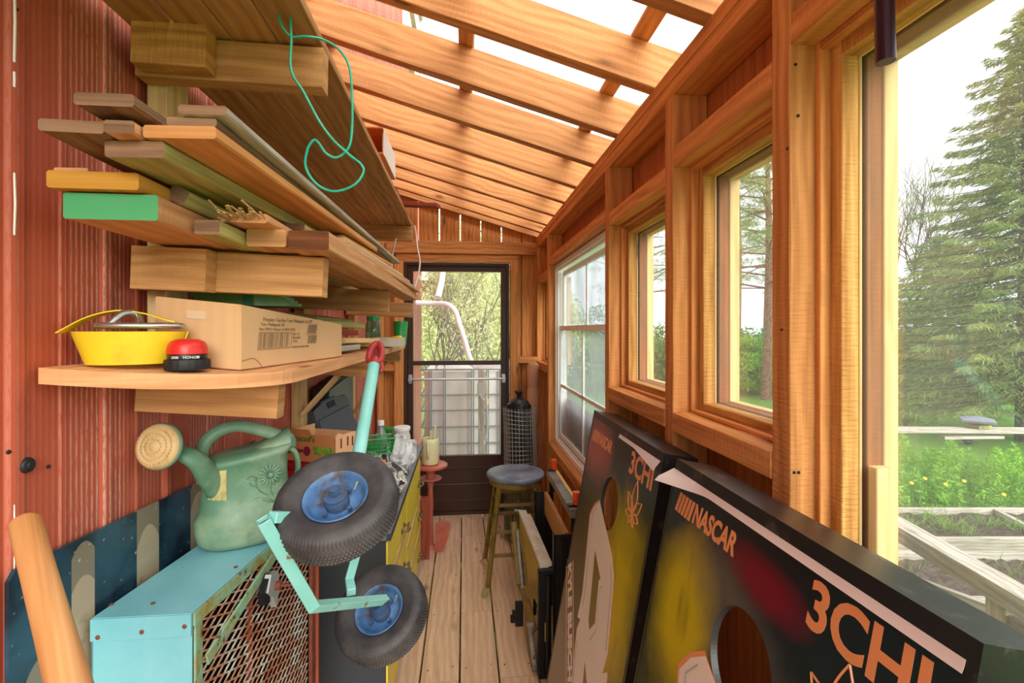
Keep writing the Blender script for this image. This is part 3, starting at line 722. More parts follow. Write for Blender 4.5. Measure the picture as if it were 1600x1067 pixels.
# red domed timer with a black base ring
M['redplastic'] = mat('red_plastic', (206, 42, 34), .35, var=.05)
M['ink'] = mat('white_ink', (225, 225, 220), .6)
c = V((-.492, .912, 0)); c.z = shz(c.x-.036)+.0005
s = root('kitchen_timer', c, 'red domed dial with a ridged black base, in front of the cardboard box', 'timer')
bm = NB(); lathe(bm, [(.022, 0), (.0345, .001), (.0355, .004), (.0355, .016), (.034, .019)], c, n=60, cap0=True, cap1=True, mod=lambda k, i: 1 if k in (0, 4) else (1 if i % 3 else .965)); link('ridged_base', bm, M['black'], s, smooth=50)
bm = NB(); lathe(bm, [(.0300, .019), (.0305, .021), (.0305, .027), (.030, .028)], c, n=40, cap0=True, cap1=True); ring = link('number_ring', bm, M['blackpaint'], s, smooth=40)
bm = NB(); lathe(bm, [(.0300, .028), (.0318, .029), (.0318, .034), (.0300, .043), (.0265, .050), (.018, .0545), (.006, .0555)], c, n=40, cap0=True, cap1=True); link('red_dome', bm, M['redplastic'], s, smooth=50)
to = V((-c.x, -c.y, 0)).normalized(); sd_ = to.cross(V((0, 0, 1)))*-1
for k, tx in enumerate(('2008', 'HONOR', '60')):
    ang = (k-1)*.62; n_ = Matrix.Rotation(ang, 3, 'Z') @ to; e_ = V((0, 0, 1)).cross(n_)
    text_mesh('printed_numbers', tx, .0065, c+n_*.0309+V((0, 0, .0212))-e_*.007, e_, (0, 0, 1), M['ink'], s, th=.0002)

# folded green camp mat behind the box
M['greentarp'] = mat('green_plastic', (96, 140, 62), .4, var=.2, col2=(60, 108, 48), sc=12)
s = root('folded_tarp', (-.53, 1.28, 1.525), 'folded green plastic sheets banded together, lying on top of the cardboard box', 'tarp')
A_ = V((-.585, 1.17, 1.526)); 
for k in range(7):
    bm = NB(); z = A_.z+k*.0068; w = .190-.009*k
    poly = [(-.03-.004*k, .01), (.10, .0), (w-.01, .02), (w, .05), (w-.05, .13), (.0, .20), (-.05, .16)]
    a = [V((A_.x+x, A_.y+y, z)) for x, y in poly]; b = [V((A_.x+x, A_.y+y, z+.003+ (.004 if i in (0, 1, 5, 6) else .004))) for i, (x, y) in enumerate(poly)]
    loft(bm, [a, b]); link('folded_sheet', bm, M['greentarp'], s)
bm = NB(); box(bm, (A_.x+.075, A_.y-.004, A_.z), (A_.x+.095, A_.y+.0, A_.z+.052)); link('strap_band', bm, mat('dark_green_band', (28, 110, 64), .5), s)

# stacked scraps, jars and the green cup further along
GS = 'wood scraps stacked on the lower shelf'
def scrap(label, a, b, w, h, m, tilt=0): 
    return tag(obeam('wood_scrap', a, b, w, h, m, up=(math.sin(tilt), 0, math.cos(tilt))), label, 'scrap', GS)
z0 = shz(-.50)
scrap('pale scrap lying flat lowest in the pile past the cardboard box', (-.48, 1.56, z0+.012), (-.46, 1.80, z0+.012), .17, .018, 'grey')
scrap('white-edged scrap jutting forward in the scrap pile on the shelf', (-.45, 1.66, z0+.038), (-.40, 2.02, z0+.030), .11, .018, 'pale')
scrap('reddish scrap block in the middle of the pile past the box', (-.50, 1.66, z0+.066), (-.44, 1.82, z0+.064), .12, .022, 'redwood')
scrap('greenish flat scrap on top of the pile past the box', (-.52, 1.66, z0+.093), (-.45, 1.95, z0+.090), .13, .022, 'greenish')
scrap('dark tilted scrap leaning over the top of the scrap pile', (-.56, 1.72, z0+.120), (-.50, 1.98, z0+.113), .12, .016, 'greenish', .15)
scrap('long pale scrap along the shelf behind the red handle', (-.44, 2.04, z0+.016), (-.43, 2.23, z0+.016), .10, .022, 'pale')
M['jarglass'] = mat('greenish_jar_glass', (120, 150, 110), .1, trans=.5)
M['green'] = mat('bright_green_plastic', (22, 150, 66), .3, var=.05)
def jar(c, r, h, mg, ml, label, name='glass_jar', cat='jar', lr=1.06, lh=.018, sh=.85, grp=None):
    c = V(c); s = root(name, c, label, cat, grp); bm = NB()
    lathe(bm, [(r*.9, 0), (r, .006), (r, h*.72), (r*sh, h*.86), (r*sh, h)], c, n=24, cap0=True, cap1=True); link('jar_body', bm, mg, s, smooth=40)
    bm = NB(); lathe(bm, [(r*sh*lr, h+.0005), (r*sh*lr, h+lh-.003), (r*sh*lr-.003, h+lh)], c, n=24, cap0=True, cap1=True); link('jar_lid', bm, ml, s, smooth=40)
    return s
p = atY(587, 540, 2.30); jar((-.485, 2.64, shz(-.53)+.001), .040, .125, M['jarglass'], M['green'], 'glass jar with a green lid on the shelf behind the red handle')
def lathe_obj(name, prof, c, m, label=None, cat=None, grp=None, parent=None, n=28, smooth=40, axis=(0, 0, 1), cap1=True, sx=1):
    bm = NB(); lathe(bm, prof, c, axis, n, True, cap1, sx); o = link(name, bm, m, parent, smooth=smooth, loc=c)
    if label: tag(o, label, cat, grp)
    return o
p = atY(626, 538, 2.62); cz = shz(-.42)+.002
lathe_obj('plastic_cup', [(.028, 0), (.030, .002), (.031, .02), (.038, .125), (.036, .128), (.033, .125), (.027, .01), (.001, .008)], (p.x, 2.62, shz(p.x-.031)+.0005), M['green'], 'tall bright green plastic cup at the far end of the shelf', 'cup')
p = atY(612, 538, 2.38); s = root('plastic_tray', (p.x, 2.38, shz(p.x)), 'clear plastic tray on the shelf in front of the green cup', 'tray')
bm = NB(); a = V((p.x-.07, 2.26, shz(p.x-.07)+.001)); xrectm = M['whitevinyl']
for lo, hi in (((0, 0, 0), (.13, .16, .004)), ((0, 0, .004), (.13, .004, .042)), ((0, .156, .004), (.13, .16, .042)), ((0, .004, .004), (.004, .156, .042)), ((.126, .004, .004), (.13, .156, .042))): box(bm, a+V(lo), a+V(hi))
link('tray_body', bm, mat('milky_plastic', (215, 205, 185), .3, trans=.3), s)
M['yellow'] = mat('yellow_plastic', (250, 200, 20), .35, var=.04)
a = atY(606, 532, 2.30); b = atY(625, 527, 2.27)
bm = NB(); tube(bm, [a+V((-.05, 0, .004)), a+V((0, 0, .006)), (a+b)/2+V((0, 0, .006)), b+V((0, 0, .002)), b+V((.008, 0, 0))], [.004, .006, .008, .0105, .005], 12, sect=[(math.cos(t), .7*math.sin(t)) for t in np.linspace(0, 2*PI, 12, endpoint=False)])
tag(link('hand_trowel', bm, M['yellow'], smooth=60), 'yellow tool handle resting in the clear tray on the shelf', 'tool')

# ------------------------------------------------------------ printed board against the wall, wooden handle
def printed_board():
    t = NT('blue_print_with_cream_columns'); vec = t.N('TexCoord').outputs['Object']; sp = t.N('SeparateXYZ'); t.l(vec, sp.inputs[0])
    y, z = sp.outputs['Y'], sp.outputs['Z']
    c = t.mix(t.ramp(t.noise(t.map(vec, (1, 2, 2)), 4, 3), [(.4, (0, 0, 0)), (.6, (1, 1, 1))]), L((26, 40, 52)), L((44, 78, 98)))
    for (yc, w, top, step) in ((-.13, .026, .645, .06), (.045, .036, .70, .095), (.24, .036, .66, .05), (-.215, .03, .50, .05)):
        d = t.math('ABSOLUTE', t.math('SUBTRACT', y, yc)); inb = t.math('LESS_THAN', d, w)
        arch = t.math('SUBTRACT', top, t.math('MULTIPLY', t.math('MULTIPLY', d, d), 30)); lo = t.math('LESS_THAN', z, arch); lo2 = t.math('LESS_THAN', z, t.math('SUBTRACT', arch, step))
        c = t.mix(t.math('MULTIPLY', inb, lo), c, L((134, 124, 104))); c = t.mix(t.math('MULTIPLY', inb, lo2), c, L((178, 164, 136)))
    c = t.mix(t.ramp(t.noise(vec, 90, 2), [(.70, (0, 0, 0)), (.74, (.8, .8, .8))]), c, L((170, 190, 200)))
    c = t.mix(t.ramp(t.noise(vec, 7, 6, .7), [(.58, (0, 0, 0)), (.7, (.6, .6, .6))]), c, L((20, 26, 34)))
    t.l(c, t.b.inputs['Base Color']); t.b.inputs['Roughness'].default_value = .22; return t.m
bm = NB(); e = [atX(13, 900, XW+.02), atX(310, 753, XW+.02), atX(420, 693, XW+.02)]
zt = [e[0].z, e[1].z]; ya, yb = e[0].y, 1.62
zb_ = zt[1]+(zt[1]-zt[0])*0+.012
poly = [(ya, .45), (yb, .45), (yb, zt[1]+.03), (e[1].y, zt[1]), (ya+.012, zt[0]+.004), (ya, zt[0]-.01)]
prism(bm, poly, (XW+.0145, 0, 0), (0, 1, 0), (0, 0, 1), (.006, 0, 0))
tag(link('printed_board', bm, printed_board(), loc=(XW+.018, 1.05, .45)), 'dark blue printed board with cream column shapes, standing against the red wall', 'board')

M['batwood'] = wood('smooth_honey_wood', (212, 156, 98), (176, 114, 62), sawn=0, knots=False, rough=.35, spec=.4)
a = at(38, 812, .60); b = at(112, 1085, .485); ax = (b-a).normalized()
bm = NB(); uvl = bm.loops.layers.uv[0]
rr = .0158
pr = [(a, .004), (a+ax*.002, rr*.86), (a+ax*.007, rr), (a+(b-a)*.35, rr*1.0), (a+(b-a)*.7, rr*1.05), (b, rr*1.12), (b+ax*.25, rr*1.3), (b+ax*.5, rr*1.4)]
tube(bm, [p for p, r in pr], [r for p, r in pr], 20)
for f in bm.faces:
    for l in f.loops: d = l.vert.co-a; l[uvl].uv = (d.dot(ax), d.x*.8+d.y*.8)
tag(link('wooden_bat', bm, M['batwood'], smooth=50), 'thick round honey-coloured wooden handle leaning at the lower left corner', 'handle')

# ------------------------------------------------------------ teal metal cabinet with a mesh door
M['teal'] = mat('teal_paint', (112, 182, 192), .42, var=.05, col2=(136, 196, 204), sc=4, amt=(.4, .7), col3=(86, 62, 40), sc3=42, amt3=(.71, .74))
M['tealside'] = M['teal']
M['rustteal'] = mat('rusted_teal_paint', (130, 182, 150), .6, col2=(150, 130, 50), sc=16, amt=(.42, .6), col3=(96, 52, 30), sc3=38, amt3=(.58, .66), bump=.3)
M['rustmesh'] = mat('rusty_expanded_mesh', (186, 150, 120), .7, col2=(150, 90, 60), sc=9, amt=(.4, .6), col3=(196, 196, 180), sc3=20, amt3=(.5, .65))
M['rust'] = mat('red_brown_rust', (128, 66, 44), .8, col2=(84, 40, 28), sc=14, amt=(.4, .65), bump=.4)
ZT = .955
A = atZ(143, 966, ZT); B = atZ(300, 958, ZT); Bf = atZ(402, 868, ZT)
dirl = (Bf-B).normalized(); Cc = B+dirl*.52; D = A+dirl*.52
if D.x < XW+.03:
    pass
cab = root('mesh_cabinet', V(((A.x+B.x)/2, (A.y+D.y)/2, .25)), 'teal painted metal cabinet with a rusty mesh door, under the watering can', 'cabinet')
z0 = .25; dn = lambda p, z: V((p.x, p.y, z))
inn = (A-B).normalized()
bm = NB(); t_ = .003
def slab(bm, a, b, c, d, n, th): loft(bm, [[a, b, c, d], [q+n*th for q in (a, b, c, d)]])
fwd = dirl
slab(bm, A, B, Cc, D, V((0, 0, -1)), .004); link('cabinet_top', bm, M['teal'], cab)
bm = NB(); slab(bm, dn(A, z0), dn(B, z0), dn(B, ZT-.004), dn(A, ZT-.004), fwd, .003); link('front_panel', bm, M['teal'], cab)
bm = NB(); o_ = -fwd*.003; slab(bm, dn(A, ZT-.040)+o_, dn(B, ZT-.040)+o_, dn(B, ZT-.001)+o_, dn(A, ZT-.001)+o_, fwd, .003); link('folded_lip', bm, M['teal'], cab)
bm = NB(); slab(bm, dn(A, z0), dn(D, z0), dn(D, ZT-.004), dn(A, ZT-.004), -inn, .003); slab(bm, dn(D, z0), dn(Cc, z0), dn(Cc, ZT-.004), dn(D, ZT-.004), -fwd, .003); link('back_panel', bm, M['darkmetal'], cab)
bm = NB(); slab(bm, dn(A, z0), dn(B, z0), dn(Cc, z0), dn(D, z0), V((0, 0, 1)), .003); link('bottom_panel', bm, M['blackpaint'], cab); bm = NB(); slab(bm, dn(A, .6), dn(B, .6), dn(Cc, .6), dn(D, .6), V((0, 0, 1)), .003); link('inner_shelf', bm, M['blackpaint'], cab)
for u, v in ((174, 945), (239, 943), (155, 995), (223, 990), (357, 895), (290, 985)):
    nn_ = V((0, 0, 1)) if v < 950 or u == 357 else -fwd
    p = atZ(u, v, ZT) if nn_.z > .5 else A+(B-A)*((u-143)/157)+V((0, 0, -(v-966)/750*.85))-fwd*.003
    if u == 357: p = B+dirl*.17+inn*.018
    bm = NB(); lathe(bm, [(.0042, 0), (.0042, .001), (.0025, .0025), (.0004, .003)], p, nn_, 10, True); link('rivet', bm, M['rust'], cab, smooth=40)
# door on the aisle side: frame, mesh, diagonal and upright straps
out = -inn
def dp(s, z, o=0.0): return V((B.x, B.y, 0))+dirl*s+V((0, 0, z))+out*o   # s metres along the door, z height
door = root('mesh_door', dp(.26, z0)); door.parent = cab; door.location = WL[door.name]-WL[cab.name]
def strip(name, s0, z_0, s1, z_1, w, m, o=.004, th=.004, par=None):
    bm = NB(); beam(bm, dp(s0, z_0, o), dp(s1, z_1, o), w, th, up=out); return link(name, bm, M[m], par or door)
strip('door_frame_top', .0, ZT-.012, .49, ZT-.012, .024, 'rustteal'); strip('door_frame_near', .011, z0, .011, ZT-.024, .024, 'rustteal')
strip('door_frame_far', .50, z0, .50, ZT-.0, .030, 'rust', .008, .010); strip('door_frame_bottom', .0, z0+.012, .49, z0+.012, .024, 'rustteal')
strip('hinge_rod', .525, z0, .525, ZT+.005, .008, 'redwood', .012, .010)
bm = NB(); sw, lw = .020, .046; s0, s1, q0, q1 = .022, .486, z0+.02, ZT-.024
# expanded metal: long diamonds lying along the door
def clipseg(s, z, ds, dz):
    out_ = []
    for t0, t1 in ((0, 1),):
        a = (s, z); b = (s+ds, z+dz)
        if min(a[0], b[0]) < s0 or max(a[0], b[0]) > s1 or min(a[1], b[1]) < q0 or max(a[1], b[1]) > q1: return
        beam(bm, dp(a[0], a[1], .003), dp(b[0], b[1], .003), .0030, .0025, up=out, bev=0)
nz = int((q1-q0)/sw)+1; ns = int((s1-s0)/lw)+1
for i in range(nz*2):
    for j in range(ns*2):
        s = s0+j*lw/2; z = q0+i*sw/2
        if (i+j) % 2 == 0: clipseg(s, z, lw/2, sw/2); clipseg(s, z, lw/2, -sw/2)
link('expanded_mesh', bm, M['rustmesh'], door)
strip('diagonal_strap', .03, ZT-.105, .29, ZT-.028, .026, 'rustteal', .008, .005)
strip('upright_strap', .20, z0+.03, .20, ZT-.05, .022, 'redwood', -.004, .004)
M['alublock'] = mat('worn_aluminium_with_red_paint', (176, 182, 178), .45, metal=.4, col2=(150, 60, 60), sc=20, amt=(.56, .64))
bm = NB(); p = dp(.245, ZT-.070, .016); prism(bm, [(-.035, -.01), (-.015, -.03), (.005, -.065), (.018, -.02), (.012, .018), (-.02, .024)], p, dirl, (0, 0, 1), out*.014); link('latch_plate', bm, M['alublock'], door)
bm = NB(); q = p+dirl*.0-V((0, 0, .012))+out*.014; cyl(bm, q, q+out*.012, .010, n=6); cyl(bm, q+out*.012, q+out*.055, .0035, n=8); link('latch_bolt', bm, M['rust'], door, smooth=40)
bm = NB(); prism(bm, [(-.045, -.005), (-.015, .025), (-.018, -.04), (-.04, -.035)], p-out*.004, dirl, (0, 0, 1), out*.014); link('latch_block', bm, M['darkmetal'], door)

# ------------------------------------------------------------ green watering can on the cabinet
M['can'] = mat('weathered_green_plastic', (88, 130, 102), .5, var=.10, col2=(150, 170, 138), sc=5, amt=(.42, .66), col3=(60, 104, 84), sc3=9, amt3=(.55, .75), bump=.05)
M['canyellow'] = mat('mossy_cream_plastic', (190, 180, 120), .6, col2=(150, 132, 64), sc=14, amt=(.45, .62), col3=(92, 100, 66), sc3=22, amt3=(.6, .7))
M['rose'] = mat('aged_cream_plastic', (206, 176, 122), .6, col2=(170, 140, 90), sc=16, amt=(.5, .65), var=.08)
cc = atZ(380, 846, ZT+.001); cc = V((cc.x-.0, cc.y+.01, ZT+.001))
can = root('watering_can', cc, 'weathered green plastic watering can with a moulded daisy, on the teal cabinet', 'watering can')
ca = V((.90, .44, 0)).normalized(); cb_ = V((-.44, .90, 0)).normalized()
def cring(z, a, b, off=0, n=40, pw=2.6, tilt=0):
    r = []
    for k in range(n):
        t = 2*PI*k/n; c_, s_ = math.cos(t), math.sin(t)
        x = math.copysign(abs(c_)**(2/pw), c_)*a; y = math.copysign(abs(s_)**(2/pw), s_)*b
        r.append(cc+ca*(x+off)+cb_*y+V((0, 0, z+tilt*x)))
    return r
bm = NB()
loft(bm, [cring(z, a, b, o, tilt=t) for z, a, b, o, t in [(0, .068, .046, -.004, 0), (.004, .080, .056, -.004, 0), (.018, .096, .066, -.004, 0), (.045, .104, .072, -.002, 0), (.07, .106, .073, 0, .03), (.088, .101, .068, 0, .10), (.096, .097, .064, .001, .12), (.15, .092, .060, .002, .12), (.195, .090, .060, .004, .14), (.203, .098, .067, .006, .14), (.213, .100, .068, .006, .14), (.219, .094, .062, .006, .14), (.224, .070, .045, .006, .14)]], cap1=True)
link('can_body', bm, M['can'], can, smooth=60)
# mossy corner panel and daisy, on the face towards the aisle
def cp(x, z, o=0.0):   # point on the recessed front face
    a, b = .0925, .0605; k = max(0, 1-(abs(x-.002)/a)**2.6)**(1/2.6)
    return cc+ca*x+cb_*(-(b*k)-o)+V((0, 0, z))
bm = NB(); rows = []
for z in np.linspace(.092, .192, 12): rows.append([cp(x, z, .0012) for x in np.linspace(-.076, -.040, 12)])
loft(bm, rows, closed=False); link('mossy_patch', bm, M['canyellow'], can, smooth=60)
fc = (.050, .165)
bm = NB()
for k in range(16):
    t = 2*PI*k/16; d = (math.cos(t), math.sin(t)); c0 = cp(fc[0]+d[0]*.018, fc[1]+d[1]*.018, .002)
    rx = (ca*d[0]+V((0, 0, d[1]))).normalized(); ry = (-ca*d[1]+V((0, 0, d[0]))).normalized(); rz = -cb_
    Mx = Matrix((rx, ry, rz)).transposed(); ball(bm, c0, 1, 5, (.0105, .0034, .0030), M=Mx)
ball(bm, cp(fc[0], fc[1], .002), .0075, 6, (1, .6, 1)); link('daisy_relief', bm, M['can'], can, smooth=60)
bm = NB()
tube(bm, smoothpath([cp(.060, .105, .001), cp(.052, .125, .001), cp(.049, .146, .001)], 4), .0022, 6)
tube(bm, smoothpath([cp(.045, .118, .001), cp(.028, .132, .001), cp(.018, .150, .001), cp(.020, .163, .001), cp(.008, .170, .001), cp(.001, .163, .001)], 4), .0019, 6)
tube(bm, smoothpath([cp(.047, .113, .001), cp(.025, .117, .001), cp(.012, .112, .001), cp(.016, .103, .001), cp(.024, .100, .001)], 4), .0016, 6)
for (x, z, ang, ln) in ((.040, .108, 2.75, .021), (.066, .118, .9, .019), (.014, .152, 2.2, .010)):
    d = (math.cos(ang), math.sin(ang)); rx = (ca*d[0]+V((0, 0, d[1]))).normalized(); ry = (-ca*d[1]+V((0, 0, d[0]))).normalized()
    ball(bm, cp(x, z, .001), 1, 6, (ln, .0065, .003), M=Matrix((rx, ry, -cb_)).transposed())
link('leaf_relief', bm, M['can'], can, smooth=60)
# spout and rose
ro = at(252, 697, 1.005); s0 = cc-ca*.080+V((0, 0, .115))
sp_ = smoothpath([at(364, 776, 1.19), at(342, 760, 1.13), at(322, 738, 1.08), at(303, 717, 1.05), at(262, 700, 1.03)], 6)
m_ = len(sp_); bm = NB(); tube(bm, sp_, [  .046-.031*min(1, (i/(m_-1))**.8) for i in range(m_)], 16, sect=[(.66*math.cos(t), math.sin(t)) for t in np.linspace(0, 2*PI, 16, endpoint=False)]); link('spout', bm, M['can'], can, smooth=60)
ra = (V((ro.x, ro.y, ro.z))-(sp_[-1])).normalized(); face = (V((-.20, -.93, .12))+ra*.30).normalized()
bm = NB(); lathe(bm, [(1.12*r, h) for r, h in [(.013, -.030), (.020, -.022), (.036, -.008), (.0425, 0), (.0435, .006), (.0415, .010)]], ro, face, 36, True, True); link('rose_cup', bm, M['can'], can, smooth=60)
bm = NB(); pr = [(.0412, .0095), (.0400, .014), (.037, .0165)]
for r_, h_ in ((.034, .0185), (.031, .0185), (.0295, .0170), (.025, .0195), (.022, .0195), (.0205, .018), (.016, .0215), (.0125, .0215), (.011, .0195), (.0075, .0225), (.003, .0235), (.0004, .0235)): pr.append((r_, h_))
lathe(bm, [(1.12*r, h) for r, h in pr], ro, face, 40, True); rf = link('rose_face', bm, M['rose'], can, smooth=50)
bm = NB(); _, fs, fu = frame(face, (0, 0, 1))
for rr_, nn2, hh_ in ((.0364, 34, .0186), (.0263, 24, .0196), (.0159, 14, .0216)):
    for k in range(nn2):
        t = 2*PI*k/nn2; q = ro+fs*math.cos(t)*rr_+fu*math.sin(t)*rr_+face*hh_; cyl(bm, q, q+face*.0006, .0008, n=5)
link('rose_holes', bm, M['brownboard'], can)
# handles: big loop over the top, carrying loop at the back
sect = [(1.15*math.cos(t), .85*math.sin(t)) for t in np.linspace(0, 2*PI, 12, endpoint=False)]
bm = NB(); H = lambda x, z: cc+ca*x+V((0, 0, z))
pts = smoothpath([H(-.085, .155), H(-.090, .20), H(-.084, .245), H(-.055, .272), H(-.015, .280), H(.030, .266), H(.070, .248), H(.096, .236), H(.100, .215)], 5)
tube(bm, pts, [.013+.003*abs(i/len(pts)-.45) for i in range(len(pts))], 12, sect=sect, up=(0, -1, 0)); link('top_handle', bm, M['can'], can, smooth=60)
bm = NB()
rows = [[H(.092, .228)+cb_*.045*s, H(.055, .222+.012)+cb_*.05*s, H(.012, .224)+cb_*.046*s] for s in (-1, 1)]
hood = [[H(.012+.085*i/6, .222+.012*i/6)+cb_*(.045*math.cos(t))+V((0, 0, (.034*i/6)*math.sin(t))) for t in np.linspace(0, PI, 10)] for i in range(7)]
loft(bm, hood, closed=False); link('filling_hood', bm, M['can'], can, smooth=60)
bm = NB(); pts = smoothpath([H(.090, .215), H(.110, .203), H(.119, .170), H(.115, .130), H(.102, .100), H(.090, .092)], 5)
tube(bm, pts, .010, 10, sect=[(1.5*x, .8*y) for x, y in sect]); link('back_handle', bm, M['can'], can, smooth=60)

# ------------------------------------------------------------ hand truck: teal tubes, red grip, two blue-rimmed pneumatic wheels
M['tube'] = mat('teal_tube_paint', (128, 198, 186), .4, var=.06, col2=(150, 212, 204), sc=5, amt=(.4, .7), col3=(140, 84, 40), sc3=26, amt3=(.67, .72))
M['tyre'] = mat('dusty_tyre_rubber', (50, 48, 49), .62, col2=(100, 96, 93), sc=5, amt=(.45, .8), var=.1, bump=.08, bsc=90)
M['rim'] = mat('blue_rim_paint', (62, 104, 152), .5, col2=(108, 146, 186), sc=8, amt=(.45, .68), col3=(82, 70, 64), sc3=14, amt3=(.50, .62))
M['hub'] = mat('grimy_blue_hub', (62, 92, 130), .55, col2=(70, 62, 60), sc=14, amt=(.42, .6))
M['redgrip'] = mat('red_rubber_grip', (160, 48, 46), .4, var=.08)
w1c = at(528, 788, 1.06); w2c = at(597, 958, 1.36)
tr = root('hand_truck', (w1c+w2c)/2-V((0, 0, .25)), 'upturned teal hand truck with two blue-rimmed tyres and a red grip, leaning on the shelf', 'hand truck')
def wheel(c, axis, R, name='wheel'):
    axis = V(axis).normalized(); k_ = R/.13
    w = root(name, c); w.parent = tr; w.location = V(c)-WL[tr.name]; WL[w.name] = V(c)
    prof = [(.062, -.020), (.068, -.028), (.082, -.036), (.100, -.0405), (.104, -.0415), (.108, -.0405), (.116, -.039), (.122, -.0355), (.1255, -.030), (.1265, -.027), (.1290, -.0215), (.1275, -.0205), (.1295, -.013), (.1280, -.012), (.1305, -.004), (.129, 0), (.1305, .004), (.128, .012), (.1295, .013), (.1275, .0205), (.1290, .0215), (.1265, .027), (.1255, .030), (.122, .0355), (.116, .039), (.108, .0405), (.104, .0415), (.1, .0405), (.082, .036), (.068, .028), (.062, .020)]
    prof = [(r*k_, h*k_) for r, h in prof]
    N = 400
    def mod(k, i):
        r = prof[k][0]/k_
        if r > .1205: 
            ph = (i+(1 if k % 2 else 0)) % 2
            lug = (i % 4) < 2
            if .1205 < r < .1285 and abs(prof[k][1]/k_) > .025: return 1.0 if (i % 4) < 3 else .985
            return 1.0 if ((i//2+k//2) % 2) else .984
        return 1
    bm = NB(); lathe(bm, prof, c, axis, N, mod=mod); link('tyre', bm, M['tyre'], w, smooth=32)
    bm = NB(); rp = [(.063, -.022), (.0685, -.030), (.067, -.032), (.063, -.030), (.058, -.018), (.053, -.006), (.044, .000), (.028, .000), (.024, -.002)]
    rp = [(r*k_, h*k_) for r, h in rp]
    lathe(bm, rp, c, axis, 48, cap1=True); lathe(bm, [(r, -h+.004) for r, h in rp], c, axis, 48, cap1=True); link('rim', bm, M['rim'], w, smooth=50)
    bm = NB(); lathe(bm, [(.020*k_, -.030*k_), (.024*k_, -.026*k_), (.026*k_, -.007*k_), (.026*k_, .007*k_), (.024*k_, .026*k_), (.020*k_, .030*k_)], c, axis, 24, True, True); link('hub', bm, M['hub'], w, smooth=40)
    _, s, u = frame(axis)
    for k in range(4):
        t = PI/4+k*PI/2+.3; q = V(c)+(s*math.cos(t)+u*math.sin(t))*.036*k_; bm = NB()
        cyl(bm, q-axis*.013*k_, q+axis*.013*k_, .0055*k_, n=6); link('rim_bolt', bm, M['hub'], w)
    bm = NB(); q = V(c)+(s*.028+u*.034)*k_-axis*.008*k_; cyl(bm, q, q-axis*.008+s*.004+u*.005, .0026, n=8); cyl(bm, q-axis*.008+s*.004+u*.005, q-axis*.015+s*.007+u*.009, .0032, n=8); link('valve_stem', bm, M['alublock'], w, smooth=40)
    return w
ax1 = (V((-.38, -1.0, .92))).normalized()
ax1 = V((-.046, -.523, .856)).normalized()
ax2 = V((-.22, -.57, .79)).normalized()
wheel(w1c, -ax1, .131); wheel(w2c, -ax2, .129)
sq = [(-1, -1), (1, -1), (1, 1), (-1, 1)]; hs_ = .0125
def sqtube(name, pts, h=hs_, up=(0, 0, 1), hollow0=False):
    bm = NB(); pts = [V(p) for p in pts]
    if hollow0:
        a, s, u = frame(pts[1]-pts[0], up); o_ = [pts[0]+s*x*h+u*y*h for x, y in sq]; i_ = [pts[0]+s*x*h*.78+u*y*h*.78 for x, y in sq]; d_ = [q+a*.03 for q in i_]
        rings = [d_, i_, o_]+[[p+s*x*h+u*y*h for x, y in sq] for p in pts[1:]]; loft(bm, rings)
    else: tube(bm, pts, h, sect=sq, up=up)
    bmesh.ops.bevel(bm, geom=[e for e in bm.edges], offset=.0012, segments=1, affect='EDGES')
    o = link(name, bm, M['tube'], tr)
    if hollow0:
        bm = NB(); cyl(bm, pts[0]+a*.008, pts[0]+a*.0095, h*1.05, n=4); link('tube_bore_shade', bm, M['rust'], o)  # dark plate standing in for the shade inside the open tube end
    return o
fA = at(411, 812, .95); fB = at(489, 948, 1.03); fC = at(600, 937, 1.24); fD = at(549, 931, 1.155); fE = at(556, 868, 1.20)
sqtube('axle_frame', [fA, fB, fC], up=(.6, .3, .7), hollow0=True)
sqtube('axle_frame', [at(425, 808, .965), at(470, 806, 1.04)], .011)
sqtube('axle_frame', [fD+V((0, 0, .008)), at(546, 905, 1.19), fE, at(560, 845, 1.22)], .0105)
sqtube('axle_frame', [at(443, 858, .99), at(470, 852, 1.04), at(500, 848, 1.10)], .008)
bm = NB(); cyl(bm, w1c+ax1*.050, w1c-ax1*.030, .009, n=12); cyl(bm, w1c+ax1*.030, w1c+ax1*.034, .026, n=20); cyl(bm, w1c+ax1*.034, w1c+ax1*.044, .012, n=6); link('axle_bolt', bm, M['hub'], tr, smooth=40)
bm = NB(); cyl(bm, w2c+ax2*.058, w2c-ax2*.03, .0175, n=16); cyl(bm, w2c+ax2*.03, w2c+ax2*.058, .024, .018, n=20); link('axle_sleeve', bm, M['hub'], tr, smooth=40)
h0 = at(560, 715, 1.20); h1 = at(585, 566, 1.44)
bm = NB(); hd = (h1-h0).normalized(); tube(bm, [h0-hd*.05, h1-hd*.004], .0168, 20); tube(bm, [h1-hd*.018, h1-hd*.014], .0178, 20); link('main_tube', bm, M['tube'], tr, smooth=40)
g0 = h1-hd*.004; g1 = at(588, 527, 1.47)
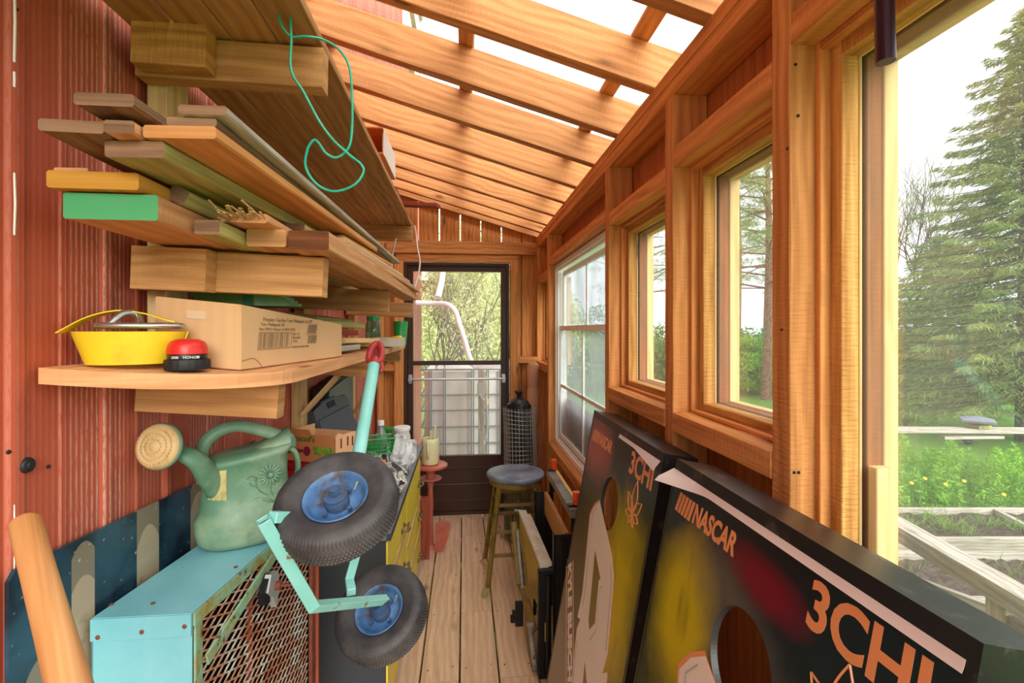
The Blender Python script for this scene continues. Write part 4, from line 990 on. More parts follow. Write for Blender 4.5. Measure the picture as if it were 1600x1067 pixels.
# D-shaped red grip: a flattened bell with an opening
_, gs, gu = frame(g1-g0, (0, 0, 1)); gl = (g1-g0).length
bm = NB()
for side, nm in ((1, 0), (-1, 0)):
    pts = smoothpath([g0+gs*.004*side, g0+hd*.012+gs*.016*side, g0+hd*.040+gs*.0175*side, g0+hd*.070+gs*.011*side, g0+hd*.083+gs*.0*side], 5)
    tube(bm, pts, .0088, 10, sect=[(1.0*x, 1.7*y) for x, y in sect], up=gu)
lathe(bm, [(.0172, -.012), (.0180, .0), (.0150, .018), (.008, .026)], g0, hd, 20, True, True)
tube(bm, smoothpath([g0+gs*.020, g0-hd*.018+gs*.026-gu*.004, g0-hd*.030+gs*.021-gu*.01], 4), .0055, 8)
link('red_grip', bm, M['redgrip'], tr, smooth=60)
bm = NB(); ball(bm, g0+hd*.040-gu*.004, 1, 10, (.017, .040, .004), M=Matrix((gs, hd, gu)).transposed()); link('grip_web', bm, mat('dark_red_rubber', (116, 34, 36), .45), tr, smooth=60)

# ------------------------------------------------------------ dresser
M['slate'] = mat('slate_grey_paint', (58, 66, 72), .5, var=.05)
M['slatetop'] = mat('worn_grey_top', (112, 116, 118), .5, col2=(142, 146, 146), sc=6, amt=(.45, .7), var=.06)
M['yellowpaint'] = mat('lemon_yellow_paint', (252, 234, 84), .38, var=.03, col2=(244, 220, 62), sc=5, amt=(.45, .7))
M['brass'] = mat('aged_brass', (126, 112, 82), .35, metal=.8, var=.15)
DY0, DY1, DXF, DH = 1.77, 3.08, -.275, .715
ds = root('dresser', (-.48, 2.42, 0), 'long dresser with slate grey sides and yellow drawers, along the left wall', 'dresser')
bm = NB(); box(bm, (XW+.02, DY0, .012), (DXF-.006, DY0+.018, DH)); box(bm, (XW+.02, DY1-.018, .012), (DXF-.006, DY1, DH)); box(bm, (XW+.02, DY0+.018, .03), (XW+.03, DY1-.018, DH)); box(bm, (XW+.03, DY0+.018, .03), (DXF-.02, DY1-.018, .05)); box(bm, (XW+.03, 2.34, .05), (DXF-.02, 2.36, DH)); link('carcase', bm, M['slate'], ds)
bm = NB(); box(bm, (XW+.016, DY0-.016, DH), (DXF+.014, DY1+.016, DH+.024), bev=.002); link('dresser_top', bm, M['slatetop'], ds)
bm = NB(); box(bm, (DXF-.001, DY0-.017, DH-.001), (DXF+.015, DY1+.017, DH+.0235), bev=.002); link('top_edge', bm, M['slate'], ds)
M['rail'] = M['pale']
cols = [(DY0+.004, 2.352), (2.358, DY1-.004)]
rowsA = [(.545, .700, .575), (.345, .515, .395), (.06, .315, .20)]; rowsB = [(.425, .700, .535), (.240, .408, .335), (.045, .222, .09)]
for (ya_, yb_), rw in zip(cols, (rowsA, rowsB)):
    for za, zb, zh in rw:
        bm = NB(); box(bm, (DXF-.018, ya_+.003, za), (DXF, yb_-.003, zb), bev=.004); d = link('drawer', bm, M['yellowpaint'], ds)
        yh = 2.20 if ya_ < 2 else 2.95
        for yy in ((yh,) if ya_ < 2 else (yh,)):
            bm = NB()
            for dy in (-.036, .036): cyl(bm, (DXF, yy+dy, zh), (DXF+.022, yy+dy, zh), .0055, n=8); ball(bm, (DXF+.003, yy+dy, zh), .010, 5, (.4, 1, 1.3))
            tube(bm, smoothpath([(DXF+.022, yy-.05, zh+.004), (DXF+.024, yy-.036, zh), (DXF+.030, yy, zh-.002), (DXF+.024, yy+.036, zh), (DXF+.022, yy+.05, zh+.004)], 4), .0055, 8); ball(bm, (DXF+.029, yy, zh), .009, 5)
            link('drawer_handle', bm, M['brass'], d, smooth=60)
for z, (ya_, yb_) in ((.530, cols[0]), (.330, cols[0]), (.416, cols[1]), (.231, cols[1])):
    bm = NB(); box(bm, (DXF-.02, ya_+.002, z-.012), (DXF+.004, yb_-.002, z+.007)); link('drawer_rail', bm, M['pale'], ds)

# ------------------------------------------------------------ things standing on the dresser
ZD = DH+.0245
# dark green and black upright case, closed grey case in front
M['dgreen'] = mat('dark_green_panel', (46, 66, 50), .35, var=.1)
M['greyplastic'] = mat('dark_grey_plastic', (70, 74, 80), .35, var=.06)
c0 = atY(511, 677, 2.00); 
xs_, xe_ = c0.x, atY(552, 660, 2.0).x
s = root('tool_case', (-.60, 2.3, ZD), 'open dark green and black case standing upright against the wall on the dresser', 'case')
def pl(u, v, X): return atX(u, v, X)
q = [atX(512, 795, -.60), atX(552, 795, -.60), atX(552, 577, -.60), atX(512, 607, -.60)]
Ya, Yb = q[0].y, q[1].y
zt0, zt1 = q[3].z, q[2].z
bm = NB(); prism(bm, [(Ya, ZD+.002), (Yb, ZD+.002), (Yb, zt1), (Ya, zt0-.0)], (-.665, 0, 0), (0, 1, 0), (0, 0, 1), (.062, 0, 0)); link('case_shell', bm, M['black'], s)
bm = NB(); prism(bm, [(Ya+.015, ZD+.01), (Yb-.02, ZD+.01), (Yb-.02, zt1-.014), (Ya+.015, zt0-.012)], (-.603, 0, 0), (0, 1, 0), (0, 0, 1), (.006, 0, 0)); link('green_lining', bm, M['dgreen'], s)
s = root('grey_tool_case', (-.52, 2.15, ZD), 'grey plastic tool case with a moulded handle, tilted in front of the green case', 'case')
n_ = V((.88, -.38, .28)).normalized(); ex_ = V((.28, .90, .14)).normalized(); ex_ = (ex_-n_*ex_.dot(n_)).normalized(); ey_ = n_.cross(ex_)
pc = atY(512, 655, 2.1); o_ = V((-.575, 2.19, ZD+.330))
rr2 = [(-.13, -.31), (.11, -.31), (.12, -.30), (.12, .07), (.11, .085), (.05, .085), (.045, .10), (-.06, .10), (-.065, .085), (-.12, .085), (-.13, .07)]
bm = NB(); prism(bm, rr2, o_-n_*.022, ex_, ey_, n_*.044); bmesh.ops.bevel(bm, geom=bm.edges[:], offset=.005, segments=2, affect='EDGES'); link('case_body', bm, M['greyplastic'], s, smooth=40)
bm = NB(); prism(bm, [(-.03, .06), (.02, .06), (.02, .085), (-.03, .085)], o_+n_*.0225, ex_, ey_, n_*.003); link('handle_recess', bm, M['black'], s)
bm = NB(); prism(bm, [(-.115, -.20), (.10, -.20), (.10, .035), (-.115, .035)], o_+n_*.0225, ex_, ey_, n_*.004); bmesh.ops.bevel(bm, geom=bm.edges[:], offset=.003, segments=1, affect='EDGES'); link('raised_panel', bm, M['greyplastic'], s)

# printed fruit crate
M['kraft'] = mat('orange_brown_card', (204, 132, 78), .75, var=.06); M['kraftin'] = mat('plain_card', (222, 176, 128), .8, var=.05)
M['logogreen'] = mat('green_ink', (70, 120, 40), .7); M['maroon'] = mat('maroon_ink', (126, 26, 50), .7); M['lime'] = mat('lime_ink', (150, 176, 60), .7, col2=(90, 140, 50), sc=60, amt=(.4, .6))
k0 = at(436, 718, 1.62); k0 = V((-.655, 1.80, ZD)); 
f0 = at(452, 742, 1.66); f1_ = at(536, 740, 1.92); f2_ = at(594, 728, 2.10)
ff0 = V((f0.x-.0, f0.y, ZD)); ff1 = V((f1_.x, f1_.y, ZD)); ex_ = (ff1-ff0).normalized()
ex_ = V((.93, -.37, 0)).normalized(); Lx = .212; ey2 = V((.37, .93, 0)).normalized(); ff0 = V((-.462, 1.785, .985))-ex_*Lx; hC = .108
s = root('fruit_crate', ff0, 'printed cardboard berry crate behind the big wheel on the dresser', 'crate')
red = root('red_toolbox', V((ff0.x+.12, ff0.y+.1, ZD)), 'red box mostly hidden beneath the berry crate on the dresser', 'box')
bm = NB(); M['redtray'] = mat('red_tray_plastic', (170, 30, 34), .35)
r0 = V((ff0.x, ff0.y, ZD+.0005)); prism(bm, [(.0, .004), (Lx+.006, .004), (Lx+.006, .17), (.0, .17)], r0, ex_, ey2, (0, 0, ff0.z-ZD-.034)); bmesh.ops.bevel(bm, geom=bm.edges[:], offset=.006, segments=2, affect='EDGES')
link('toolbox_body', bm, M['redtray'], red); bm = NB(); prism(bm, [(-.004, .0), (Lx+.010, .0), (Lx+.010, .174), (-.004, .174)], V((ff0.x, ff0.y, ff0.z-.033)), ex_, ey2, (0, 0, .031)); bmesh.ops.bevel(bm, geom=bm.edges[:], offset=.006, segments=2, affect='EDGES'); link('toolbox_lid', bm, M['redtray'], red)
bm = NB(); prism(bm, [(0, 0), (Lx, 0), (Lx, hC*.88), (Lx-.005, hC*.92), (.11, hC*.92), (.10, hC*1.08), (.02, hC*1.08), (0, hC*1.0)], ff0, ex_, (0, 0, 1), ey2*.004); link('crate_front', bm, M['kraft'], s)
bm = NB(); prism(bm, [(0, .004), (.155, .004), (.155, hC*.7), (.13, hC*.85), (.10, hC*.9), (.05, hC*.9), (.02, hC), (0, hC*.88)], ff0+ex_*(Lx-.004), ey2, (0, 0, 1), ex_*.004)
prism(bm, [(0, 0), (Lx, 0), (Lx, hC*.8), (0, hC*.8)], ff0+ey2*.155, ex_, (0, 0, 1), ey2*.004); prism(bm, [(0, .004), (.155, .004), (.155, hC), (0, hC)], ff0, ey2, (0, 0, 1), ex_*.004); prism(bm, [(.004, .004), (Lx-.004, .004), (Lx-.004, .155), (.004, .155)], ff0, ex_, ey2, (0, 0, .003)); link('crate_sides', bm, M['kraftin'], s)
fn_ = -ey2; T = lambda a, b: ff0+ex_*a+V((0, 0, b))+fn_*.0008
text_mesh('crate_lettering', "Driscoll's", .030, T(.012, .074), ex_, (0, 0, 1), M['logogreen'], s, th=.0003, bold=.0008, shear=.25)
bm = NB(); prism(bm, [(0, .026), (.075, .034), (.075, .044), (0, .047)], T(0, 0), ex_, (0, 0, 1), fn_*.0004)
prism(bm, [(.092+.015*math.cos(t), .039+.018*math.sin(t)) for t in np.linspace(0, 2*PI, 20, endpoint=False)], T(0, 0), ex_, (0, 0, 1), fn_*.0005); link('maroon_band', bm, M['maroon'], s)
bm = NB(); prism(bm, [(.118, .028), (.206, .028), (.206, .058), (.118, .058)], T(0, 0), ex_, (0, 0, 1), fn_*.0004); link('lime_panel', bm, M['lime'], s)
bm = NB(); ey_n = ex_
for k, (a, b) in enumerate(((.03, .05), (.07, .05), (.10, .045), (.125, .04))):
    q = ff0+ex_*(Lx+.0006)+ey2*a+V((0, 0, b)); prism(bm, [(0, 0), (.008, 0), (.008, .035), (0, .035)], q, ey2, (0, 0, 1), ex_*.0006)
link('side_slots', bm, M['maroon'], s)
# second flap piece of the crate seen right of the pole
q = V((-.405, 2.02, ZD+.001))
s2 = root('card_offcut', q, 'piece of printed card standing to the right of the teal pole on the dresser', 'card')
e2 = V((.93, .36, 0)).normalized()
bm = NB(); prism(bm, [(0, 0), (.085, 0), (.085, .185), (.04, .192), (.035, .175), (0, .18)], q, e2, (0, 0, 1), V((-.36, .93, 0))*.004); link('card_sheet', bm, M['kraft'], s2)
bm = NB(); nn3 = V((.36, -.93, 0))
for a in (.012, .035, .052, .070): prism(bm, [(a, .05), (a+.006, .10), (a+.006, .16), (a, .15)], q+nn3*.0005, e2, (0, 0, 1), nn3*.0005)
link('maroon_marks', bm, M['maroon'], s2)

# green basket, paper, jars, bottles
def onD(u, v, z=ZD): return atZ(u, v, z)
c = onD(606, 712); c = V((-.400, 2.33, ZD+.150)); ex_ = V((.97, .25, 0)).normalized(); ey3 = V((-.25, .97, 0)).normalized()
s = root('berry_basket', c, 'small green slatted plastic basket perched on crumpled paper on the dresser', 'basket')
def bk(x, y, z): k = .80+.20*z/.075; return c+ex_*x*k+ey3*y*k+V((0, 0, z))
bm = NB(); W2, D2 = .068, .05
for z, t in ((0, .003), (.070, .004)): tube(bm, [bk(-W2, -D2, z), bk(W2, -D2, z), bk(W2, D2, z), bk(-W2, D2, z)], t, 6, closed=True)
link('basket_rims', bm, M['green'], s)
bm = NB()
for k in range(13):
    x = -W2+2*W2*k/12
    for y in (-D2, D2): tube(bm, [bk(x, y, 0), bk(x, y, .070)], .0017, 5)
for k in range(1, 9):
    y = -D2+2*D2*k/9
    for x in (-W2, W2): tube(bm, [bk(x, y, 0), bk(x, y, .070)], .0017, 5)
for z in (.016, .034, .052):
    tube(bm, [bk(-W2, -D2, z), bk(W2, -D2, z), bk(W2, D2, z), bk(-W2, D2, z)], .0014, 5, closed=True)
for k in range(9): x = -W2+2*W2*k/8; tube(bm, [bk(x, -D2, 0), bk(x, D2, 0)], .0014, 5)
link('basket_slats', bm, M['green'], s)
def newsprint():
    t = NT('crumpled_newsprint'); vec = t.N('TexCoord').outputs['Object']
    w = t.N('TexVoronoi'); w.inputs['Scale'].default_value = 42; t.l(vec, w.inputs[0])
    sp = t.N('SeparateXYZ'); t.l(w.outputs['Color'], sp.inputs[0])
    c = t.ramp(sp.outputs['X'], [(.30, L((38, 38, 40))), (.42, L((120, 118, 112))), (.60, L((222, 218, 206)))])
    c = t.mix(t.ramp(t.noise(vec, 190, 2), [(.5, (0, 0, 0)), (.54, (.7, .7, .7))]), c, L((70, 68, 66)))
    t.l(c, t.b.inputs['Base Color']); t.b.inputs['Roughness'].default_value = .8; return t.m
M['news'] = newsprint(); M['whitecloth'] = mat('white_grey_cloth', (212, 212, 210), .8, col2=(120, 120, 122), sc=12, amt=(.5, .62), var=.05)
def crumple(name, c, r, sc, m, label, cat, seed, amp=.28, grp=None):
    random.seed(seed); np.random.seed(seed)
    bm = NB(); bmesh.ops.create_icosphere(bm, subdivisions=4, radius=1)
    dirs = rv(26); am = np.random.uniform(.5, 1, 26)
    for v in bm.verts:
        p = np.array(v.co); f = 1+amp*sum(abs(math.sin(6*float(p@d)+k))*a for k, (d, a) in enumerate(zip(dirs[:9], am)))/4.5-amp*.5
        f += (random.random()-.5)*.05
        v.co = V((p[0]*sc[0], p[1]*sc[1], max(p[2], -.75)*sc[2]))*r*f
    lo = min(v.co.z for v in bm.verts)
    for v in bm.verts: v.co += V(c)-V((0, 0, lo))
    return tag(link(name, bm, m, smooth=24), label, cat, grp)
crumple('newspaper_ball', (-.345, 2.18, ZD+.001), .062, (1.15, 1.1, .95), M['news'], 'crumpled black and white newspaper on the dresser edge, below the green basket', 'newspaper', 3, .5)
crumple('newspaper_ball', (-.43, 2.345, ZD+.001), .055, (1.1, 1.0, 1.15), M['news'], 'crumpled newspaper directly beneath the green basket, behind the other one', 'newspaper', 5, .5)
crumple('cleaning_cloth', (-.335, 2.50, ZD+.001), .060, (1.0, 1.1, 1.3), M['whitecloth'], 'crumpled white and grey cloth heaped behind the green basket', 'cloth', 8, .55)
crumple('plastic_bag', (-.57, 2.50, ZD+.001), .055, (1, 1, .8), M['greyplastic'], 'small dark grey plastic bag behind the teal pole', 'bag', 9, .4)
p = at(595, 680, 2.75); s = root('spray_bottle', (p.x, p.y, ZD+.001), 'clear bottle with a white screw cap on the dresser', 'bottle'); c = WL[s.name]
M['clearpl'] = mat('clear_bottle_plastic', (196, 202, 190), .15, trans=.6, var=.04)
bm = NB(); lathe(bm, [(.034, 0), (.038, .006), (.038, .10), (.034, .125), (.016, .165), (.015, .182)], c, n=24, cap0=True, cap1=True); link('bottle_body', bm, M['clearpl'], s, smooth=50)
bm = NB(); lathe(bm, [(.019, .1825), (.019, .205), (.017, .21)], c, n=20, cap0=True, cap1=True); link('screw_cap', bm, M['whitevinyl'], s, smooth=40)
M['cream'] = mat('cream_plastic', (222, 216, 176), .35, var=.03)
p = at(628, 690, 2.85); jar((p.x, p.y, ZD+.001), .050, .135, mat('white_tub', (222, 218, 206), .35, var=.03), M['whitevinyl'], 'white plastic tub with a white screw lid at the back of the dresser', 'plastic_tub', 'tub', lr=1.12, lh=.02, sh=.88)
for u, v, z_, r_, lab in ((581, 690, 2.62, .040, 'small jar with a green lid left of the clear bottle'), (606, 688, 2.96, .040, 'green-lidded jar half hidden behind the clear bottle')):
    p = at(u, v, z_); jar((p.x, p.y, ZD+.001), r_, .085 if u == 581 else .11, M['jarglass'], M['green'], lab, lr=1.1, lh=.016)
bm = NB(); a = V((-.36, 2.68, ZD+.001)); prism(bm, [(0, 0), (.10, 0), (.10, .11), (0, .12)], a, (.98, .2, 0), (0, 0, 1), (-.01, .05, 0)); tag(link('paper_packet', bm, M['whitecloth']), 'white paper packet standing between the cloth and the white tub', 'packet')
bm = NB(); box(bm, (-.315, 2.03, ZD), (-.275, 2.09, ZD+.055), bev=.004); tag(link('black_box', bm, M['blackpaint']), 'small black open tray at the near side of the crumpled newspaper', 'tray')

# ------------------------------------------------------------ red plant stand past the dresser with a pale pitcher, red folding chair frame
M['terra'] = mat('brick_red_paint', (180, 92, 70), .45, col2=(200, 120, 96), sc=5, amt=(.45, .7))
px_, py_ = -.225, 3.27; 
s = root('plant_stand', (px_, py_, 0), 'brick red round two-tier stand between the dresser and the door', 'stand')
lathe_obj('round_top', [(.105, .545), (.115, .550), (.115, .562), (.108, .567)], V((px_, py_, 0)), M['terra'], parent=s, n=36)
lathe_obj('lower_tier', [(.070, .465), (.076, .470), (.07, .476)], V((px_, py_, 0)), M['terra'], parent=s, n=30)
lathe_obj('column', [(.05, .0), (.022, .03), (.016, .2), (.022, .3), (.016, .4), (.03, .47), (.03, .548)], V((px_, py_, 0)), M['terra'], parent=s, n=20)
bm = NB(); q = V((-.267, 3.115, .02)); box(bm, (-.275, 3.105, .005), (-.222, 3.125, .40)); s2 = root('upright_board', (-.25, 3.115, 0), 'red-brown upright board standing against the far end of the dresser', 'board'); link('panel_board', bm, M['redwood'], s2)
bm = NB(); prism(bm, [(0, 0), (.05, 0), (.09, .10), (.10, .19), (.06, .20), (0, .19)], (-.19, 3.20, .002), (1, 0, 0), (0, 0, 1), (0, .018, 0)); tag(link('curved_bracket', bm, M['terra']), 'brick red curved side piece standing on the floor by the stand', 'panel')
M['palegreen'] = mat('pale_yellow_green_ceramic', (228, 222, 172), .35, var=.04)
pc = V((px_+.0, py_-.01, .5675))
s = root('pitcher', pc, 'pale yellow-green jug holding two sticks, on the red stand', 'jug')
lathe_obj('jug_body', [(.030, 0), (.052, .006), (.060, .03), (.060, .150), (.056, .170), (.050, .176), (.046, .172), (.050, .15), (.050, .012), (.002, .010)], pc, M['palegreen'], parent=s, n=30)
bm = NB(); tube(bm, smoothpath([pc+V((-.01, -.052, .165)), pc+V((-.01, -.085, .15)), pc+V((-.01, -.09, .09)), pc+V((-.01, -.058, .05))], 5), .007, 8); link('jug_handle', bm, M['palegreen'], s, smooth=60)
for (a, b, lab) in (((.0, .0, .012), (.005, -.03, .23), 'pale stick standing in the jug, the shorter one leaning to the left'), ((.012, .01, .012), (.035, .0, .26), 'pale stick standing in the jug, the taller one on the right')):
    bm = NB(); cyl(bm, pc+V(a), pc+V(b), .007, n=8); tag(link('garden_stick', bm, M['palegreen'], smooth=40), lab, 'stick')

# ------------------------------------------------------------ two printed bag-toss boards leaning on the right wall
def board_face(name, blobs):
    """printed vinyl: black ground with lime and crimson clouds; object x runs across, z up the face"""
    t = NT(name); vec = t.N('UVMap').outputs[0]; sp = t.N('SeparateXYZ'); t.l(vec, sp.inputs[0]); x, y = sp.outputs['X'], sp.outputs['Y']
    w = t.noise(t.map(vec, (1, 1, 1)), 7, 4, .6); w2 = t.math('MULTIPLY', t.math('SUBTRACT', w, .5), .30)
    def blob(cx, cy, ax, ay, ang=0, soft=(.75, 1.25)):
        mp = t.N('Mapping', vector_type='TEXTURE'); t.l(vec, mp.inputs[0]); mp.inputs['Location'].default_value = (cx, cy, 0); mp.inputs['Rotation'].default_value = (0, 0, ang); mp.inputs['Scale'].default_value = (ax, ay, 1)
        s = t.N('SeparateXYZ'); t.l(mp.outputs[0], s.inputs[0])
        d = t.math('SQRT', t.math('ADD', t.math('POWER', t.math('ABSOLUTE', s.outputs['X']), 2), t.math('POWER', t.math('ABSOLUTE', s.outputs['Y']), 2)))
        return t.ramp(t.math('ADD', t.math('ADD', d, w2), w2), [(soft[0]*.5, (1, 1, 1)), (min(1, soft[1]*.5+.35), (0, 0, 0))])
    c = t.mix(t.noise(vec, 3, 3), L((12, 15, 17)), L((24, 38, 42)))
    for (cx, cy, ax, ay, ang, soft, col) in blobs: c = t.mix(blob(cx, cy, ax, ay, ang, soft), c, L(col))
    c = t.mix(t.ramp(t.noise(t.map(vec, (5, 1.5, 1)), 2.2, 3), [(.60, (0, 0, 0)), (.72, (.5, .5, .5))]), c, L((40, 40, 34)))
    t.l(c, t.b.inputs['Base Color']); t.b.inputs['Roughness'].default_value = .28; t.b.inputs['Specular IOR Level'].default_value = .45
    t.bump(t.noise(t.map(vec, (1, 1, 1)), 300, 2), .06, .001)
    return t.m
SF = (.75, 1.25)
M['vinylfar'] = board_face('printed_vinyl_far', [(.10, .30, .30, .50, 0, SF, (132, 116, 102)), (.20, .70, .30, .40, 0, SF, (84, 74, 62)), (.09, 1.07, .20, .13, 0, SF, (160, 78, 68)), (.46, .74, .22, .42, .05, (.6, 1.0), (188, 172, 14)), (.33, .93, .12, .14, 0, (.6, 1.0), (150, 136, 22))])
M['vinylnear'] = board_face('printed_vinyl_near', [(.08, .30, .30, .45, 0, SF, (132, 116, 102)), (.25, 1.00, .24, .12, -.3, SF, (84, 84, 78)), (.12, .93, .15, .22, .10, (.6, 1.0), (188, 172, 14)), (.15, .60, .14, .30, 0, (.6, 1.0), (160, 146, 20)), (.33, 1.10, .13, .055, -.12, (.6, 1.0), (112, 16, 40))])
M['orangeink'] = mat('copper_orange_print', (226, 150, 96), .35, var=.03)
M['creamink'] = mat('cream_print', (228, 220, 208), .35, var=.03)
M['greyink'] = mat('grey_print', (146, 142, 138), .35, var=.03)
M['peel'] = mat('white_vinyl_backing', (226, 214, 210), .4, var=.03)
M['boardblack'] = mat('scuffed_black_board_edge', (24, 24, 25), .35, var=.2, col2=(92, 88, 82), sc=16, amt=(.58, .75))
def toss_board(label, yfar, xt, th, peel, seed, vin, Hb):
    Wb, Db = .61, .085
    ex = V((0, -1, 0)); ey = V((math.sin(th), 0, math.cos(th))); n = ex.cross(ey).normalized()   # n points into the aisle
    O = V((xt, yfar, 0)); Hb -= .017; O = V((xt-Hb*math.sin(th), yfar, .0185)) # face lower far corner
    r = root('bag_toss_board', O+ex*Wb/2, label, 'game board', 'printed bag toss boards')
    P = lambda a, b, o=0.0: O+ex*a+ey*b+n*o
    hc = (Wb/2, Hb-.229); hr = .076
    # face with its round hole: outer rectangle ring joined to the hole ring
    N = 72; bm = NB(); uvl = bm.loops.layers.uv[0]
    def rect_pt(t):
        c, s = math.cos(t), math.sin(t); k = min((Wb/2)/abs(c) if abs(c) > 1e-6 else 9, ((Hb-hc[1]) if s > 0 else hc[1])/abs(s) if abs(s) > 1e-6 else 9)
        return hc[0]+c*k, hc[1]+s*k
    angs = sorted([2*PI*k/N for k in range(N)]+[math.atan2(sy, sx) % (2*PI) for sx, sy in ((Wb/2, Hb-hc[1]), (-Wb/2, Hb-hc[1]), (-Wb/2, -hc[1]), (Wb/2, -hc[1]))])
    ou = [rect_pt(t) for t in angs]; inn_ = [(hc[0]+hr*math.cos(t), hc[1]+hr*math.sin(t)) for t in angs]
    vo = [bm.verts.new(P(*q)) for q in ou]; vi = [bm.verts.new(P(*q)) for q in inn_]; vb = [bm.verts.new(P(*q, -.012)) for q in inn_]; vk = [bm.verts.new(P(*q, -.012)) for q in ou]
    for i in range(len(angs)):
        j = (i+1) % len(angs)
        for a, b, c, d, mi in ((vo[i], vo[j], vi[j], vi[i], 0), (vi[i], vi[j], vb[j], vb[i], 1), (vb[i], vb[j], vk[j], vk[i], 2)):
            f = bm.faces.new((a, b, c, d)); f.material_index = mi
            for l in f.loops: q = l.vert.co-O; l[uvl].uv = (q.dot(ex), q.dot(ey))
    link('board_top', bm, [M[vin], M['holeedge'], M['brownboard']], r)
    bm = NB()
    for (a0, b0, a1, b1) in ((0, 0, .02, Hb), (Wb-.02, 0, Wb, Hb), (.02, Hb-.02, Wb-.02, Hb), (.02, 0, Wb-.02, .02)):
        loft(bm, [[P(a0, b0, -.0121), P(a1, b0, -.0121), P(a1, b1, -.0121), P(a0, b1, -.0121)], [P(a0, b0, -Db), P(a1, b0, -Db), P(a1, b1, -Db), P(a0, b1, -Db)]])
    link('board_frame', bm, M['boardblack'], r)
    # black wrapped border round the print
    bm = NB(); e_ = .0008
    for (a0, b0, a1, b1) in ((-.001, Hb-.022, Wb+.001, Hb+.001), (-.001, -.001, .006, Hb-.022), (Wb-.012, -.001, Wb+.001, Hb-.022)):
        loft(bm, [[P(a0, b0, e_), P(a1, b0, e_), P(a1, b1, e_), P(a0, b1, e_)], [P(a0, b0, -.0125), P(a1, b0, -.0125), P(a1, b1, -.0125), P(a0, b1, -.0125)]])
    link('black_border', bm, M['boardblack'], r)
    # lettering
    up = ey
    text_mesh('league_lettering', 'NASCAR', .051, P(.102, Hb-.094, .0002), ex, up, M['orangeink'], r, th=.0003, bold=.0018, shear=.22, sx=.72)
    bm = NB()
    for k in range(5):
        a = .030+k*.0135; loft(bm, [[P(a, Hb-.098, .0002), P(a+.010, Hb-.098, .0002), P(a+.021, Hb-.058, .0002), P(a+.011, Hb-.058, .0002)], [P(a, Hb-.098, .0006), P(a+.010, Hb-.098, .0006), P(a+.021, Hb-.058, .0006), P(a+.011, Hb-.058, .0006)]])
    link('slanted_bars', bm, M['orangeink'], r)
    text_mesh('sponsor_lettering', '3CHI', .082, P(.412, Hb-.100, .0002), ex, up, M['orangeink'], r, th=.0003, bold=.0022, sx=.92)
    # outlined five-petal leaf
    bm = NB(); lc = (.487, Hb-.192)
    for ang, ln, wd in ((90, .088, .034), (42, .066, .027), (138, .066, .027), (-8, .046, .020), (188, .046, .020), (-58, .034, .014), (238, .034, .014)):
        a = math.radians(ang); d = V((math.cos(a), math.sin(a))); pz = V((-d.y, d.x)); pts = []
        for s_ in (1, -1):
            seq = [(0, 0), (.25, .75), (.5, 1), (.75, .62), (1, 0)]
            q = smoothpath([V((lc[0], lc[1], 0))+V((d.x, d.y, 0))*ln*t_+V((pz.x, pz.y, 0))*wd*.5*w_*s_ for t_, w_ in seq], 4)
            tube(bm, [P(p.x, p.y, .0004) for p in q], .0017, 4)
    link('leaf_emblem', bm, M['orangeink'], r)
    # the big slanted racing number, layered outlines
    def poly(pts, o, m, nm):
        bm = NB(); prism_p = [P(a, b, o) for a, b in pts]; loft(bm, [prism_p, [p+n*.0004 for p in prism_p]]); return link(nm, bm, m, r)
    outer = [(.155, .90), (.20, .93), (.345, .84), (.375, .80), (.375, .62), (.350, .56), (.385, .585), (.385, .22), (.345, .16), (.15, .04), (.10, .08), (.10, .52), (.125, .56), (.095, .55), (.12, .63), (.12, .86)]
    wd_ = lambda pts: [(min(.592, .112+(a-.10)*1.09+(.92-b)*.26), b) for a, b in pts]; outer = wd_(outer)
    def shrink(pts, k):
        cx = sum(p[0] for p in pts)/len(pts); cy = sum(p[1] for p in pts)/len(pts)
        return [(cx+(a-cx)*(1-k/abs(.14)), cy+(b-cy)*(1-k/.42)) for a, b in pts]
    poly(outer, .0002, M['orangeink'], 'number_outline'); poly(shrink(outer, .006), .0006, M['creamink'], 'number_fill')
    for hole_ in map(wd_, ([(.205, .79), (.275, .745), (.262, .735), (.262, .625), (.22, .585), (.205, .60)], [(.205, .50), (.245, .46), (.262, .44), (.262, .27), (.235, .22), (.205, .25)])):
        poly(hole_, .0010, M['orangeink'], 'number_counter'); poly(shrink(hole_, .010), .0014, M['olive'], 'number_counter')
        g = [(a+.004, b-.006) for a, b in hole_]
    bm = NB()
    for pth in ([(.138, .60), (.150, .64), (.150, .865), (.185, .90)], [(.345, .815), (.360, .78), (.360, .62)], [(.118, .50), (.118, .10), (.16, .07)], [(.29, .735), (.277, .72), (.277, .62), (.23, .565)]):
        tube(bm, [P(a, b, .0012) for a, b in wd_(pth)], .0012, 4)
    link('number_pinstripe', bm, M['greyink'], r)
    text_mesh('name_lettering', 'KYLE BUSCH', .060, P(.010, .62, .0002), (ex*.62-ey*.78).normalized(), (ex*.78+ey*.62).normalized(), M['creamink'], r, th=.0003, bold=.003)
    bm = NB(); dd = (ex*.62-ey*.78).normalized(); du = (ex*.78+ey*.62).normalized()
    for o2 in (-.02, .062): 
        q = P(.010, .62, .0002)+du*o2
        a_, b_ = q-dd*(.0 if o2 > 0 else 0), q+dd*.45
        tube(bm, [a_, b_], .0015, 4)
    link('name_stripes', bm, M['orangeink'], r)
    # peeling strip of backing along the top edge
    bm = NB(); rows = []
    m_ = 34; u0, u1, lift = peel
